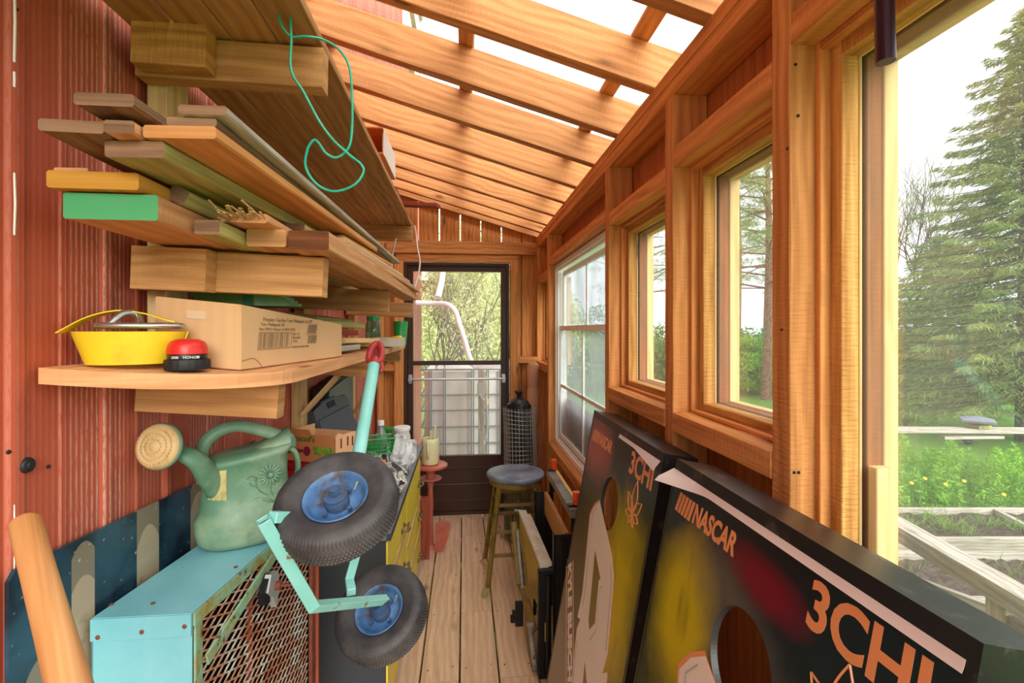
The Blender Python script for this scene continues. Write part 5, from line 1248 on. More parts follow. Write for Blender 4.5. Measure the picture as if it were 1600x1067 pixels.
    for i in range(m_+1):
        t_ = i/m_; a = u0+(u1-u0)*t_; wv = .5+.5*math.sin(t_*5+seed)
        wd = .0085+lift*max(0, 1-t_*4)*.016 if u0 < .2 else .007+lift*.022*max(0, (t_-.45))*1.3
        cv = lift*(max(0, 1-t_*5) if u0 < .2 else max(0, t_-.4)*.7)
        b0 = Hb-.023
        rows.append([P(a, b0+.002, .0012), P(a, b0-wd*.4, .0015+cv*.016), P(a, b0-wd*.8, .002+cv*.030), P(a, b0-wd*1.25, .003+cv*.036)])
    vr = loft(bm, rows, closed=False)
    ex_r = bmesh.ops.extrude_face_region(bm, geom=bm.faces[:]); bmesh.ops.translate(bm, verts=[g for g in ex_r['geom'] if isinstance(g, bmesh.types.BMVert)], vec=n*.0006)
    link('peeling_strip', bm, M['peel'], r, smooth=60)
    return r
M['holeedge'] = mat('black_hole_edge', (52, 52, 52), .4); M['olive'] = mat('olive_print', (120, 104, 60), .35)
toss_board('further printed bag toss board with a small peeled strip at its top near corner', 1.70, .470, math.radians(10.2), (.30, .60, .8), 1.0, 'vinylfar', 1.195)
toss_board('nearest printed bag toss board with a long white peeled strip along its top', .990, .456, math.radians(11.5), (-.004, .60, 1.0), 2.0, 'vinylnear', 1.215)

# ------------------------------------------------------------ stool
M['stoolseat'] = mat('worn_blue_grey_paint', (96, 106, 128), .38, col2=(150, 156, 168), sc=7, amt=(.42, .66), col3=(60, 58, 60), sc3=24, amt3=(.6, .72))
M['stoolyellow'] = mat('worn_dark_gold_paint', (122, 98, 40), .45, col2=(74, 56, 30), sc=9, amt=(.45, .65))
sc_ = V((.305, 2.84, 0)); st = root('bar_stool', sc_, 'backless stool with a worn blue-grey round seat and dull gold legs', 'stool')
bm = NB(); lathe(bm, [(.150, .592), (.160, .594), (.168, .602), (.172, .612), (.172, .618), (.168, .624), (.150, .627), (.0005, .625)], sc_, n=48, cap0=True); link('seat', bm, M['stoolseat'], st, smooth=50)
bm = NB(); lathe(bm, [(.150, .565), (.156, .567), (.160, .593)], sc_, n=48, cap0=True, cap1=True); link('seat_rim', bm, M['stoolyellow'], st, smooth=50)
tops, feet = [], []
for sx_, sy_ in ((-1, -1), (1, -1), (1, 1), (-1, 1)):
    a = sc_+V((.105*sx_, .105*sy_, .57)); b = sc_+V((.178*sx_, .178*sy_, .004)); tops.append(a); feet.append(b)
    bm = NB(); k = b+(a-b)*.06; beam(bm, k, a, .026, .018, up=V((sx_, sy_, 0))); link('leg', bm, M['stoolyellow'], st)
    bm = NB(); beam(bm, k+V((0, 0, .004)), b+V((.022*sx_, .022*sy_, .0015)), .030, .005, up=(0, 0, 1)); link('foot', bm, M['steel'], st)
for h in (.20, .325, .47):
    for i in range(4):
        j = (i+1) % 4; t = h/.57; a = feet[i]+(tops[i]-feet[i])*t; b = feet[j]+(tops[j]-feet[j])*t; bm = NB(); beam(bm, a, b, .010, .020); link('rung', bm, M['stoolyellow'], st)

# ------------------------------------------------------------ wire rolls, bag and tall roll in the far right corner
M['wire'] = mat('galvanised_wire', (186, 192, 188), .35, metal=.5); M['greenwire'] = mat('green_coated_wire', (70, 92, 56), .5, col2=(120, 120, 104), sc=20, amt=(.5, .6))
def wireroll(name, c, r, h, dz, na, m, label, z0=0.0, turns=2, lean=(0, 0), t=.0014):
    bm = NB(); c = V(c)
    k = 0; z = z0
    while z <= z0+h:
        for q in range(turns):
            rr = r*(1-.13*q); ph = q*.6
            o_ = V((lean[0]*z, lean[1]*z, 0))
            tube(bm, [c+o_+V((rr*math.cos(a+ph)*(1+.03*math.sin(3*a+z*9)), rr*math.sin(a+ph), z+.006*math.sin(a*2+q*2+z*7))) for a in np.linspace(0, 2*PI, 22, endpoint=False)], t, 4, closed=True)
        z += dz
    for q in range(turns):
        rr = r*(1-.13*q)
        for i in range(na):
            a = 2*PI*i/na+q*.2; p = V((rr*math.cos(a), rr*math.sin(a), 0))
            tube(bm, [c+p+V((lean[0]*z0, lean[1]*z0, z0)), c+p+V((lean[0]*(z0+h), lean[1]*(z0+h), z0+h))], t, 4)
    return tag(link(name, bm, m), label, 'wire mesh')
wireroll('wire_roll', (.405, 3.36, 0), .112, .50, .030, 26, M['wire'], 'upright roll of welded silver wire mesh behind the stool', z0=.425, lean=(-.02, 0), t=.0012)
wireroll('wire_roll', (.520, 3.60, 0), .056, .70, .028, 10, M['wire'], 'narrow sleeve of small wire netting around the pale tall roll', z0=.012, turns=1)
wireroll('wire_fence_roll', (.385, 3.34, 0), .105, .40, .12, 26, M['greenwire'], 'short roll of green coated wire fencing standing on the floor under the silver roll', z0=.012, turns=3, t=.0018)
bm = NB(); prof = []
random.seed(31); M['bagblack'] = mat('black_bin_bag', (22, 26, 26), .3, bump=.5, bsc=26)
rings = []
for k, (z, r) in enumerate([(.43, .03), (.45, .068), (.5, .080), (.7, .082), (.88, .084), (.945, .082), (.965, .062), (.985, .03), (1.0, .014), (1.02, .02), (1.035, .03)]):
    rings.append([V((.405-.02*z, 3.36, z))+V((math.cos(a)*r*(1+.12*math.sin(5*a+k)+random.uniform(-.06, .06)), math.sin(a)*r*(1+.1*math.cos(4*a+k)), random.uniform(-.006, .006))) for a in np.linspace(0, 2*PI, 28, endpoint=False)])
loft(bm, rings); tag(link('rubbish_bag', bm, M['bagblack'], smooth=40), 'black plastic bag stuffed inside the silver wire roll, knotted on top', 'bag')
bm = NB(); M['rollbeige'] = mat('beige_paper_roll', (206, 156, 120), .7, var=.05)
lathe(bm, [(.040, 0.002), (.040, .72), (.036, .735), (.042, .75), (.046, .77), (.046, 1.02), (.040, 1.035), (.045, 1.05), (.046, 1.20), (.030, 1.22)], (.520, 3.60, 0), n=22, cap0=True, cap1=True)
tag(link('paper_roll', bm, M['rollbeige'], smooth=40), 'tall beige roll standing in the corner beside the black bag', 'roll')

# ------------------------------------------------------------ two folded workbenches
M['jaw'] = mat('pale_worn_bench_jaw', (204, 190, 166), .6, col2=(160, 146, 122), sc=9, amt=(.45, .7)); M['jawside'] = mat('olive_yellow_ply_edge', (176, 148, 74), .6, var=.1)
M['steelbeam'] = mat('dusty_grey_steel', (146, 142, 132), .45, metal=.3, col2=(96, 88, 76), sc=14, amt=(.45, .65)); M['orangecap'] = mat('orange_plastic', (238, 84, 30), .35, var=.03)
def zmark(bm, o, ex, ez, n, s=1.0):
    pts = [(-.020, .035), (.006, .010), (.018, .012), (-.008, -.012), (-.006, -.05)]
    q = [V(o)+V(ex)*a*s+V(ez)*b*s for a, b in pts]; tube(bm, q, .0045, 4, sect=sq, up=n)
# bench against the wall, taller
wb = root('folding_workbench', (.46, 2.24, 0), 'folded black workbench nearest the wall, with orange clamp pegs on its upper beam', 'workbench')
for y, nm in ((1.97, 0), (2.50, 1)):
    bm = NB(); box(bm, (.372, y, .012), (.470, y+.004, .615), bev=.002); box(bm, (.372, y, .012), (.378, y+.03, .615)); box(bm, (.464, y, .012), (.470, y+.03, .615)); link('side_plate', bm, M['blackpaint'], wb)
    bm = NB(); zmark(bm, (.422, y-.002, .50), (1, 0, 0), (0, 0, 1), (0, -1, 0)); link('metal_catch', bm, M['steel'], wb)
    bm = NB(); box(bm, (.40, y-.012, .02), (.425, y-.001, .59)); link('leg', bm, M['blackpaint'], wb)
bm = NB(); beam(bm, (.462, 1.97, .700), (.462, 2.55, .700), .040, .036); link('upper_beam', bm, M['steelbeam'], wb)
bm = NB(); beam(bm, (.492, 1.98, .688), (.492, 2.54, .688), .016, .060); link('wooden_jaw', bm, M['pale'], wb)
bm = NB(); beam(bm, (.430, 1.99, .560), (.430, 2.50, .560), .020, .110); link('wooden_jaw', bm, M['rack'], wb)
for y in (1.985, 2.50):
    bm = NB(); box(bm, (.45, y, .615), (.485, y+.03, .682)); link('jaw_support', bm, M['blackpaint'], wb)
    bm = NB(); lathe(bm, [(.016, .724), (.017, .726), (.016, .772), (.017, .775), (.015, .777)], (.478, y+.03, 0), n=16, cap0=True, cap1=True); link('clamp_peg', bm, M['orangecap'], wb, smooth=40)
    bm = NB(); beam(bm, (.442, y+.028, .721), (.486, y+.030, .721), .03, .010); link('clamp_base', bm, M['blackpaint'], wb)
# bench nearer the aisle, lower
wb2 = root('folding_workbench', (.33, 2.26, 0), 'folded workbench standing nearer the aisle, with a pale dusty jaw board on top', 'workbench')
bm = NB(); beam(bm, (.335, 1.99, .482), (.312, 2.56, .490), .040, .022); link('pale_jaw', bm, M['jaw'], wb2)
bm = NB(); beam(bm, (.360, 2.00, .480), (.342, 2.52, .486), .018, .018); link('pale_jaw', bm, M['jaw'], wb2)
bm = NB(); beam(bm, (.322, 2.0, .37), (.300, 2.54, .38), .014, .18); link('yellow_panel', bm, M['jawside'], wb2)
bm = NB(); beam(bm, (.306, 1.98, .462), (.375, 1.98, .462), .018, .016); link('end_bar', bm, M['darkmetal'], wb2)
bm = NB(); beam(bm, (.268, 2.565, .500), (.325, 2.565, .494), .016, .012); link('end_bar', bm, M['steel'], wb2)
bm = NB(); box(bm, (.312, 1.992, .004), (.366, 1.998, .452)); box(bm, (.312, 1.992, .004), (.318, 2.03, .452)); box(bm, (.360, 1.992, .004), (.366, 2.03, .452)); link('front_plate', bm, M['blackpaint'], wb2)
bm = NB(); box(bm, (.337, 1.988, .16), (.350, 1.9915, .24), bev=.003); link('slot', bm, M['jawside'], wb2)
bm = NB(); tube(bm, [(.352, 1.985, .44), (.349, 1.984, .25), (.345, 1.984, .02)], .008, 8); link('leg', bm, M['blackpaint'], wb2, smooth=40)
bm = NB(); tube(bm, [(.360, 2.42, .44), (.358, 2.42, .02)], .009, 8); link('leg', bm, M['blackpaint'], wb2, smooth=40)
bm = NB(); beam(bm, (.296, 2.06, .015), (.294, 2.48, .32), .012, .16, up=(0, .6, 1)); link('yellow_panel', bm, M['stoolyellow'], wb2)
# metal legs hanging on the aisle side
bm = NB(); tube(bm, smoothpath([(.262, 2.52, .455), (.266, 2.44, .36), (.270, 2.30, .24)], 4), .012, 8, sect=[(1.3*x, .7*y) for x, y in sect]); link('folded_leg', bm, M['stoolyellow'], wb2, smooth=60)
bm = NB(); tube(bm, smoothpath([(.274, 2.46, .44), (.276, 2.38, .33), (.280, 2.27, .235)], 4), .009, 8); link('folded_leg', bm, M['steelbeam'], wb2, smooth=60)
bm = NB(); box(bm, (.236, 2.20, .10), (.272, 2.235, .20), bev=.004); box(bm, (.214, 2.205, .115), (.238, 2.23, .140), bev=.003); box(bm, (.222, 2.204, .155), (.240, 2.225, .165)); link('foot_bracket', bm, M['darkmetal'], wb2)
bm = NB(); beam(bm, (.275, 2.16, .28), (.312, 2.03, .35), .010, .055, up=(0, .8, 1)); beam(bm, (.280, 2.14, .25), (.300, 2.03, .18), .010, .04, up=(0, .8, 1)); link('hinge_plate', bm, M['stoolyellow'], wb2)
bm = NB(); tube(bm, smoothpath([(.287, 2.06, .205), (.288, 2.045, .15), (.302, 2.02, .02)], 5), [.020, .019, .017, .013, .011, .011, .011, .011, .011, .012, .012][:11], 10); link('rubber_grip_leg', bm, M['steelbeam'], wb2, smooth=50)

# ------------------------------------------------------------ dark tube hanging at the big window
M['chime'] = mat('dark_plum_metal_tube', (52, 30, 44), .3, metal=.5, var=.08)
c = at(1384, 97, .60)
ch = root('wind_chime_tube', V((c.x, c.y, c.z)), 'dark plum metal tube hanging in front of the big window at the top right', 'tube')
bm = NB(); zt = 2.08; tube(bm, [(c.x, c.y, c.z), (c.x-.006, c.y+.002, zt)], .0108, 20, cap=True); link('tube_body', bm, M['chime'], ch, smooth=40)
bm = NB(); tube(bm, [(c.x-.006, c.y+.002, zt), (.60, c.y+.002, 2.13)], .001, 5); link('cord', bm, M['darkmetal'], ch)

# ------------------------------------------------------------ outside: ground, beds, fence, trees
GZ = -.45
def ground():
    t = NT('lawn'); vec = t.N('TexCoord').outputs['Object']
    c = t.mix(t.noise(vec, .5, 4), L((104, 150, 62)), L((134, 176, 84))); c = t.mix(t.noise(vec, 26, 5, .7), c, L((86, 128, 50)))
    c = t.mix(t.ramp(t.noise(vec, 60, 2), [(.68, (0, 0, 0)), (.73, (.7, .7, .7))]), c, L((200, 206, 150)))
    t.l(c, t.b.inputs['Base Color']); t.b.inputs['Roughness'].default_value = .9; t.b.inputs['Specular IOR Level'].default_value = .1
    t.bump(t.noise(vec, 60, 4), .6, .03); return t.m
bm = NB(); random.seed(2); n = 40; g = [[bm.verts.new((-30+90*i/n, -25+90*j/n, GZ-.002 if (-2 < -30+90*i/n < 8 and -3 < -25+90*j/n < 12) else GZ+random.uniform(-.04, .04))) for j in range(n+1)] for i in range(n+1)]
for i in range(n):
    for j in range(n): bm.faces.new((g[i][j], g[i+1][j], g[i+1][j+1], g[i][j+1]))
struct(link('ground', bm, ground()))
M['soil'] = mat('dark_soil', (62, 48, 42), .95, col2=(96, 78, 66), sc=30, amt=(.45, .6), bump=1.0, bsc=40)
Gd = lambda u, v: atZ(u, v, GZ)

# young greenery as leaf clouds
M['leafA'] = leafmat('fresh_green_leaves', (118, 168, 52), (156, 198, 86)); M['leafB'] = leafmat('mid_green_leaves', (74, 120, 52), (110, 154, 70)); M['leafY'] = leafmat('yellow_green_leaves', (180, 206, 84), (140, 176, 62))
M['grassA'] = leafmat('grass_blades', (112, 158, 62), (156, 190, 100)); M['needle'] = leafmat('spruce_needles', (104, 132, 82), (170, 178, 108), tr=.3); M['needle2'] = leafmat('dark_spruce_needles', (62, 92, 70), (104, 132, 92), tr=.2)
M['bark'] = mat('grey_brown_bark', (110, 92, 76), .9, col2=(70, 58, 48), sc=20, amt=(.4, .6), bump=.6); M['pinebark'] = mat('reddish_pine_bark', (158, 112, 84), .9, col2=(110, 84, 70), sc=16, amt=(.4, .6))
M['budleaf'] = leafmat('thin_spring_leaves', (204, 214, 140), (226, 230, 170))
def cloud(n, c, sc, rng, shell=.35):
    d = rng.normal(size=(n, 3)); d /= np.linalg.norm(d, axis=1)[:, None]; r = rng.uniform(shell, 1, n)**.5
    return np.array(c)+d*r[:, None]*np.array(sc)
def leafset(rng, P, s0, s1, asp=.5):
    n = len(P); A = rng.normal(size=(n, 3)); A /= np.linalg.norm(A, axis=1)[:, None]; B = np.cross(A, rng.normal(size=(n, 3))); B /= np.linalg.norm(B, axis=1)[:, None]
    s = rng.uniform(s0, s1, n)[:, None]; return P.astype(np.float32), (A*s*asp).astype(np.float32), (B*s).astype(np.float32)
def bush(name, c, sc, n, s, m, label, cat, seed, lumps=7, grp=None, stems=True):
    rng = np.random.default_rng(seed); r = root(name, c, label, cat, grp); Ps = []
    c = np.array(c)
    for k in range(lumps):
        o = rng.uniform(-.6, .6, 3)*np.array(sc); o[2] = abs(o[2])+sc[2]*.35
        Ps.append(cloud(n//lumps, c+o, np.array(sc)*rng.uniform(.35, .6), rng))
    P = np.concatenate(Ps); P = P[P[:, 2] > GZ+.01]; quads('foliage', *leafset(rng, P, s*.6, s*1.3), m, r)
    if stems:
        bm = NB()
        for k in range(9):
            e = c+rng.uniform(-.7, .7, 3)*np.array(sc); e[2] = c[2]+sc[2]*rng.uniform(.8, 1.3); tube(bm, [V(c), V((c+e)/2)+V((0, 0, .1*sc[2])), V(e)], [.02*sc[2], .012*sc[2], .004*sc[2]], 5)
        link('stems', bm, M['bark'], r)
    return r
def spruce(name, c, H, R, m, label, seed, nb=230, tuft=170, grp=None, base=.06, tw=.011, ts=.075, pw=.85):
    rng = np.random.default_rng(seed); c = V(c); r = root(name, c, label, 'tree', grp)
    bm = NB(); tube(bm, [c, c+V((0, 0, H*.5)), c+V((0, 0, H))], [H*.020, H*.012, .01], 10); 
    PP, AA, BB = [], [], []
    for k in range(nb):
        h = base+(1-base)*(k+.5)/nb; a = k*2.399+rng.uniform(-.3, .3); Lb = R*((1-h)**pw)*rng.uniform(.72, 1.12)+.06
        d = V((math.cos(a), math.sin(a), 0)); z0 = h*H; droop = -.10*Lb-.05*(1-h)
        pts = smoothpath([c+V((0, 0, z0)), c+V((0, 0, z0+droop*.8))+d*Lb*.5, c+V((0, 0, z0+droop*1.0))+d*Lb], 4)
        tube(bm, pts, [.012*(1-i/len(pts))*(Lb/R+.3)+.002 for i in range(len(pts))], 4)
        n = int(tuft*(Lb/R)**1.1)+14; t = rng.uniform(.12, 1, n)**.8; idx = t*(len(pts)-1); i0 = np.minimum(idx.astype(int), len(pts)-2); f = (idx-i0)[:, None]
        pa = np.array(pts); q = pa[i0]*(1-f)+pa[i0+1]*f
        side = np.array([-d.y, d.x, 0]); w = (Lb*.26*(1.05-t)+.03)*rng.uniform(-1, 1, n); q = q+side*w[:, None]+np.array([0, 0, -1])*(np.abs(w)*.35+rng.uniform(0, .07, n))[:, None]
        dirv = np.array(d)*.8+side*np.sign(w)[:, None]*.6+np.array([0, 0, -.45])+rng.normal(size=(n, 3))*.28; dirv /= np.linalg.norm(dirv, axis=1)[:, None]
        cr = np.cross(dirv, rng.normal(size=(n, 3))); cr /= np.linalg.norm(cr, axis=1)[:, None]; s = rng.uniform(.6, 1.3, n)[:, None]
        PP.append(q); AA.append(cr*s*tw); BB.append(dirv*s*ts)
    link('trunk', bm, M['bark'], r)
    quads('foliage', *[np.concatenate(x).astype(np.float32) for x in (PP, AA, BB)], m, r)
    return r
def twigtree(name, c, H, spread, label, seed, leaves=1500, lm='budleaf', grp=None, bark='bark', r0=.05, depth=5, ls=.03, lean=(0, 0), xmin=None):
    rng = random.Random(seed); c = V(c); r = root(name, c, label, 'tree' if H > 2.5 else 'shrub', grp); bm = NB(); tips = []
    def grow(p, d, Lg, rad, k):
        d = d.normalized(); e = p+d*Lg
        if xmin is not None and e.x < xmin: e.x = xmin+rng.random()*.1; d = V((abs(d.x)*.5, d.y, d.z))
        mid = p+d*Lg*.5+V((rng.uniform(-1, 1), rng.uniform(-1, 1), 0))*Lg*.06
        if xmin is not None: mid.x = max(mid.x, xmin)
        tube(bm, [p, mid, e], [rad, rad*.85, rad*.68], 5 if k > 2 else 3, cap=False); tips.append((mid, Lg)); tips.append((e, Lg))
        if k == 0: return
        for i in range(3 if k > 1 else 2):
            nd = d+V((rng.uniform(-1, 1), rng.uniform(-1, 1), rng.uniform(-.25, .6)))*spread
            grow(e if i else mid+(e-mid)*rng.random(), nd, Lg*rng.uniform(.62, .85), rad*.6, k-1)
    grow(c, V((lean[0], lean[1], 1)), H*.32, r0, depth)
    link('branches', bm, M[bark], r)
    if leaves:
        g = np.random.default_rng(seed); ii = g.integers(len(tips)//4, len(tips), leaves); P = np.array([tips[i][0] for i in ii])+g.normal(size=(leaves, 3))*np.array([tips[i][1]*.35 for i in ii])[:, None]
        if xmin is not None: P[:, 0] = np.maximum(P[:, 0], xmin-.08)
        quads('foliage', *leafset(g, P, ls*.5, ls*1.2), M[lm], r)
    return r
# the big spruce at the right edge of the view
spruce('spruce_tree', Gd(1604, 690)+V((0, 0, 0)), 7.5, 2.7, M['needle'], 'large spruce with drooping boughs at the right edge, nearest the garden rail', 41, nb=300, tuft=330, base=.10, ts=.085, tw=.017, pw=.75)
spruce('spruce_tree', Gd(1470, 640)+V((.3, .3, 0)), 4.3, 2.2, M['needle'], 'lower broad conifer left of the large spruce', 42, nb=190, tuft=260, base=.08, ts=.085, tw=.017, pw=.6)
spruce('spruce_tree', at(1610, 600, 15)*1.0-V((0, 0, at(1610, 600, 15).z-GZ)), 12, 3.0, M['needle2'], 'tall dark spruce whose top rises highest at the right edge', 43, nb=220, tuft=200, ts=.14, tw=.03)
# bare spring trees above and between
def G0(u, zc): p = at(u, 600, zc); return V((p.x, p.y, GZ))
GT = 'spring trees beyond the lawn'
for k, (u, zc, H, lv, lab) in enumerate([(1430, 15, 7.0, 700, 'thin bare spring tree left of the big spruces'), (1395, 17, 6.0, 900, 'slender leafing tree just beside the big window post'), (1480, 20, 8.4, 500, 'bare spring tree between the spruces, palest and furthest')]):
    twigtree('spring_tree', G0(u, zc), H, .50, lab, 60+k, lv, grp=GT, depth=6, r0=.07, ls=.06)
# pine seen through the middle window and its neighbours
def pine(c, H, R, label, seed, lo=.35, m='needle'):
    rng = np.random.default_rng(seed); c = V(c); r = root('pine_tree', c, label, 'tree', GT); bm = NB(); tube(bm, [c, c+V((.1, 0, H*.5)), c+V((0, 0, H))], [H*.016, H*.012, .02], 10); PP = []
    for k in range(46):
        h = lo+(1-lo)*(k+.5)/46; a = k*2.4; Lb = R*(1-.75*(h-lo)/(1-lo))*rng.uniform(.6, 1.1); d = V((math.cos(a), math.sin(a), rng.uniform(-.05, .35)))
        p0 = c+V((0, 0, h*H)); e = p0+d*Lb; tube(bm, [p0, (p0+e)/2+V((0, 0, .05)), e], [.03, .02, .006], 4)
        for q in range(6): 
            t = rng.uniform(.35, 1); o = np.array(p0+(e-p0)*t)+rng.normal(size=3)*.18*Lb*.5; PP.append(cloud(60, o, (.30, .30, .12), rng))
    link('trunk', bm, M['pinebark'], r); quads('foliage', *leafset(rng, np.concatenate(PP), .06, .12, .12), M[m], r)
pine(G0(1197, 13), 8.2, 2.2, 'pine with a reddish trunk seen through the middle window', 71)
pine(G0(1150, 17), 9.5, 2.2, 'second pine further back in the middle window', 72)
pine(G0(1012, 19), 9.5, 2.4, 'pine seen through the narrow window left of the middle one', 73)
# hedge masses behind the lawn
GB = 'leafy bushes along the far edge of the lawn'
for k, (u, zc, sc, m, lab) in enumerate([
    (1385, 14.5, (1.6, 1.2, 1.3), 'leafB', 'green bush behind the lawn, beside the big window post'), (1480, 15.5, (2.2, 1.5, 1.5), 'leafB', 'wide green bush behind the low conifer'), (1590, 16.5, (2.6, 1.6, 1.7), 'leafB', 'green bush far behind the big spruce'),
    (1170, 14.5, (1.5, 1.3, 1.35), 'leafA', 'bright green bush below the pine in the middle window'), (1110, 15.5, (1.8, 1.3, 1.6), 'leafB', 'dark leafy bush at the left of the middle window'), (1215, 17, (2.4, 1.3, 1.8), 'leafB', 'bush far back in the middle window, behind the post'),
    (1020, 15, (1.6, 1.3, 1.7), 'leafB', 'bush seen through the narrow window'), (1310, 18, (2.4, 1.5, 1.8), 'leafB', 'bush hidden mostly behind the big window post'), (940, 16, (2.0, 1.3, 1.9), 'leafB', 'bush behind the cloudy white window'), (870, 15, (2.0, 1.3, 1.9), 'leafA', 'bright bush at the left of the cloudy white window')]):
    bush('garden_bush', G0(u, zc), sc, 9000, .085, M[m], lab, 'bush', 80+k, grp=GB)
bush('garden_shrub', Gd(1415, 668), (.55, .5, .42), 2600, .045, M['leafY'], 'small yellow-green shrub behind the garden rail at its left end', 'bush', 95)
# tall nettle and weed patch between the rail and the beds
rng = np.random.default_rng(5); Pl = []; Ag = []
c0, c1 = G0(1380, 4.75), G0(1640, 4.75); far0, far1 = G0(1380, 6.3), G0(1700, 6.3)
n = 15000; s = rng.uniform(0, 1, n); t = rng.uniform(0, 1, n)**1.2
base = np.array(c0)*((1-s)*(1-t))[:, None]+np.array(c1)*(s*(1-t))[:, None]+np.array(far0)*((1-s)*t)[:, None]+np.array(far1)*(s*t)[:, None]
hm = .40*np.sin(np.clip(t*2.2, 0, PI))*(1-.55*s)+.10; base[:, 2] = GZ+rng.uniform(0, 1, n)**.6*hm*(1+.25*np.sin(s*23)+.2*np.sin(s*57+t*9))
o = quads('nettle_patch', *leafset(rng, base, .018, .042, .45), M['leafA']); tag(o, 'bright green patch of nettles and weeds below the garden rail', 'weeds'); o['kind'] = 'stuff'
n = 9000; s = rng.uniform(0, 1, n); t = rng.uniform(-.12, .35, n)
base = np.array(c0)*((1-s)*(1-t))[:, None]+np.array(c1)*(s*(1-t))[:, None]+np.array(far0)*((1-s)*t)[:, None]+np.array(far1)*(s*t)[:, None]; base[:, 2] = GZ+.05
B = np.stack([rng.normal(0, .03, n), rng.normal(0, .03, n), rng.uniform(.04, .12, n)], 1); A = np.stack([rng.normal(0, 1, n), rng.normal(0, 1, n), np.zeros(n)], 1); A /= np.linalg.norm(A, axis=1)[:, None]; A *= .004
base[:, 2] += B[:, 2]*.6-.05
o = quads('tall_grass', base.astype(np.float32), A.astype(np.float32), B.astype(np.float32), M['grassA']); tag(o, 'tufts of long grass along the back edge of the raised bed', 'grass'); o['kind'] = 'stuff'
M['dandelion'] = mat('dandelion_yellow', (240, 190, 40), .7)
for k, (u, v, zc) in enumerate(((1424, 755, 5.0), (1445, 748, 5.1), (1477, 757, 5.0), (1506, 752, 5.0), (1568, 773, 4.9))):
    p = at(u, v, zc); bm = NB(); lathe(bm, [(.004, 0), (.018, .004), (.019, .009), (.010, .014)], p, (-.3, -.6, .7), 12, True, True)
    d = tag(link('dandelion', bm, M['dandelion'], smooth=40, loc=p), ['leftmost dandelion flower in the weed patch', 'second dandelion flower from the left in the weed patch', 'middle dandelion flower in the weed patch', 'fourth dandelion flower from the left in the weed patch', 'rightmost dandelion flower, lowest in the weed patch'][k], 'flower', 'dandelions in the weed patch')
    bm = NB(); cyl(bm, (p.x, p.y, GZ), p, .002, n=5); link('stalk', bm, M['leafB'], d)

# garden rail with a post and a cap lantern
fr = root('garden_rail', V((*at(1390, 700, 5.14).xy, GZ)), 'weathered white wooden rail on a grey post across the garden', 'fence')
a = at(1376, 671, 5.14); b = at(1640, 673, 5.14)
bm = NB(); beam(bm, a+V((0, 0, .0)), b, .14, .045); link('top_rail', bm, M['grey'], fr)
a2 = at(1470, 683, 5.12); b2 = at(1562, 682, 5.12); bm = NB(); beam(bm, a2, b2, .10, .030); link('lower_board', bm, M['grey'], fr)
q = at(1389, 675, 5.16); bm = NB(); beam(bm, (q.x, q.y, GZ), (q.x, q.y, q.z-.02), .085, .085, up=(0, 1, 0)); link('post', bm, M['grey'], fr)
q = at(1640, 675, 5.16); bm = NB(); beam(bm, (q.x, q.y, GZ), (q.x, q.y, q.z-.02), .085, .085, up=(0, 1, 0)); link('post', bm, M['grey'], fr)
q = at(1389, 662, 5.16); bm = NB(); beam(bm, q-V((0, 0, .016)), q+V((0, 0, .04)), .085, .04, up=(0, 1, 0)); link('post_stub', bm, M['grey'], fr)
q = at(1528, 668, 5.14); lt = root('post_lantern', q, 'small square lantern with a grey roof cap sitting on the garden rail', 'lantern')
bm = NB(); beam(bm, q+V((0, 0, .0)), q+V((0, 0, .035)), .15, .15, up=(0, 1, 0)); link('wood_base', bm, M['greenish'], lt)
bm = NB(); tube(bm, [q+V((0, 0, .036)), q+V((0, 0, .065))], [.085, .13], 4, up=(0, 1, 0)); link('lamp_glass', bm, M['clearpl'], lt)
bm = NB(); tube(bm, [q+V((0, 0, .066)), q+V((0, 0, .085)), q+V((0, 0, .115))], [.19, .19, .06], 4, up=(0, 1, 0)); link('roof_cap', bm, mat('slate_blue_cap', (120, 126, 140), .5), lt)
# blackbird on the lawn
p = atZ(1513, 697, GZ); bm = NB(); ball(bm, p+V((0, 0, .075)), .05, 8, (1.7, .9, .9)); ball(bm, p+V((-.085, 0, .115)), .028, 8); tube(bm, [p+V((.06, 0, .08)), p+V((.19, 0, .05))], [.03, .012], 6, sect=[(1, -.3), (1, .3), (-1, .3), (-1, -.3)]); cyl(bm, p+V((-.105, 0, .115)), p+V((-.14, 0, .110)), .007, .001, 6)
for s_ in (-1, 1): cyl(bm, p+V((0, .02*s_, .0)), p+V((0, .02*s_, .05)), .004, n=5)
tag(link('bird', bm, mat('black_feathers', (26, 26, 30), .6), smooth=60), 'small black bird on the lawn below the rail', 'bird')

# raised beds
def bed(label, pts, h, t=.045, soil=True, cross=None):
    r = root('raised_bed', V((sum(p[0] for p in pts)/4, sum(p[1] for p in pts)/4, GZ)), label, 'raised bed', 'raised garden beds')
    for i in range(4):
        a, b = V((*pts[i], GZ+h/2)), V((*pts[(i+1) % 4], GZ+h/2)); d = (b-a).normalized(); bm = NB(); beam(bm, a-d*.02, b+d*.02, t, h); link('bed_board', bm, M['grey'], r)
    if soil:
        bm = NB(); k = 26; g = [[bm.verts.new(V((*pts[0], 0))*(1-i/k)*(1-j/k)+V((*pts[1], 0))*(i/k)*(1-j/k)+V((*pts[2], 0))*(i/k)*(j/k)+V((*pts[3], 0))*(1-i/k)*(j/k)+V((0, 0, GZ+h-.05+random.uniform(-.018, .018)))) for j in range(k+1)] for i in range(k+1)]
        for i in range(k):
            for j in range(k): bm.faces.new((g[i][j], g[i+1][j], g[i+1][j+1], g[i][j+1]))
        link('soil', bm, M['soil'], r, smooth=50)
    return r
def GP(u, zc): p = at(u, 600, zc); return (p.x, p.y)
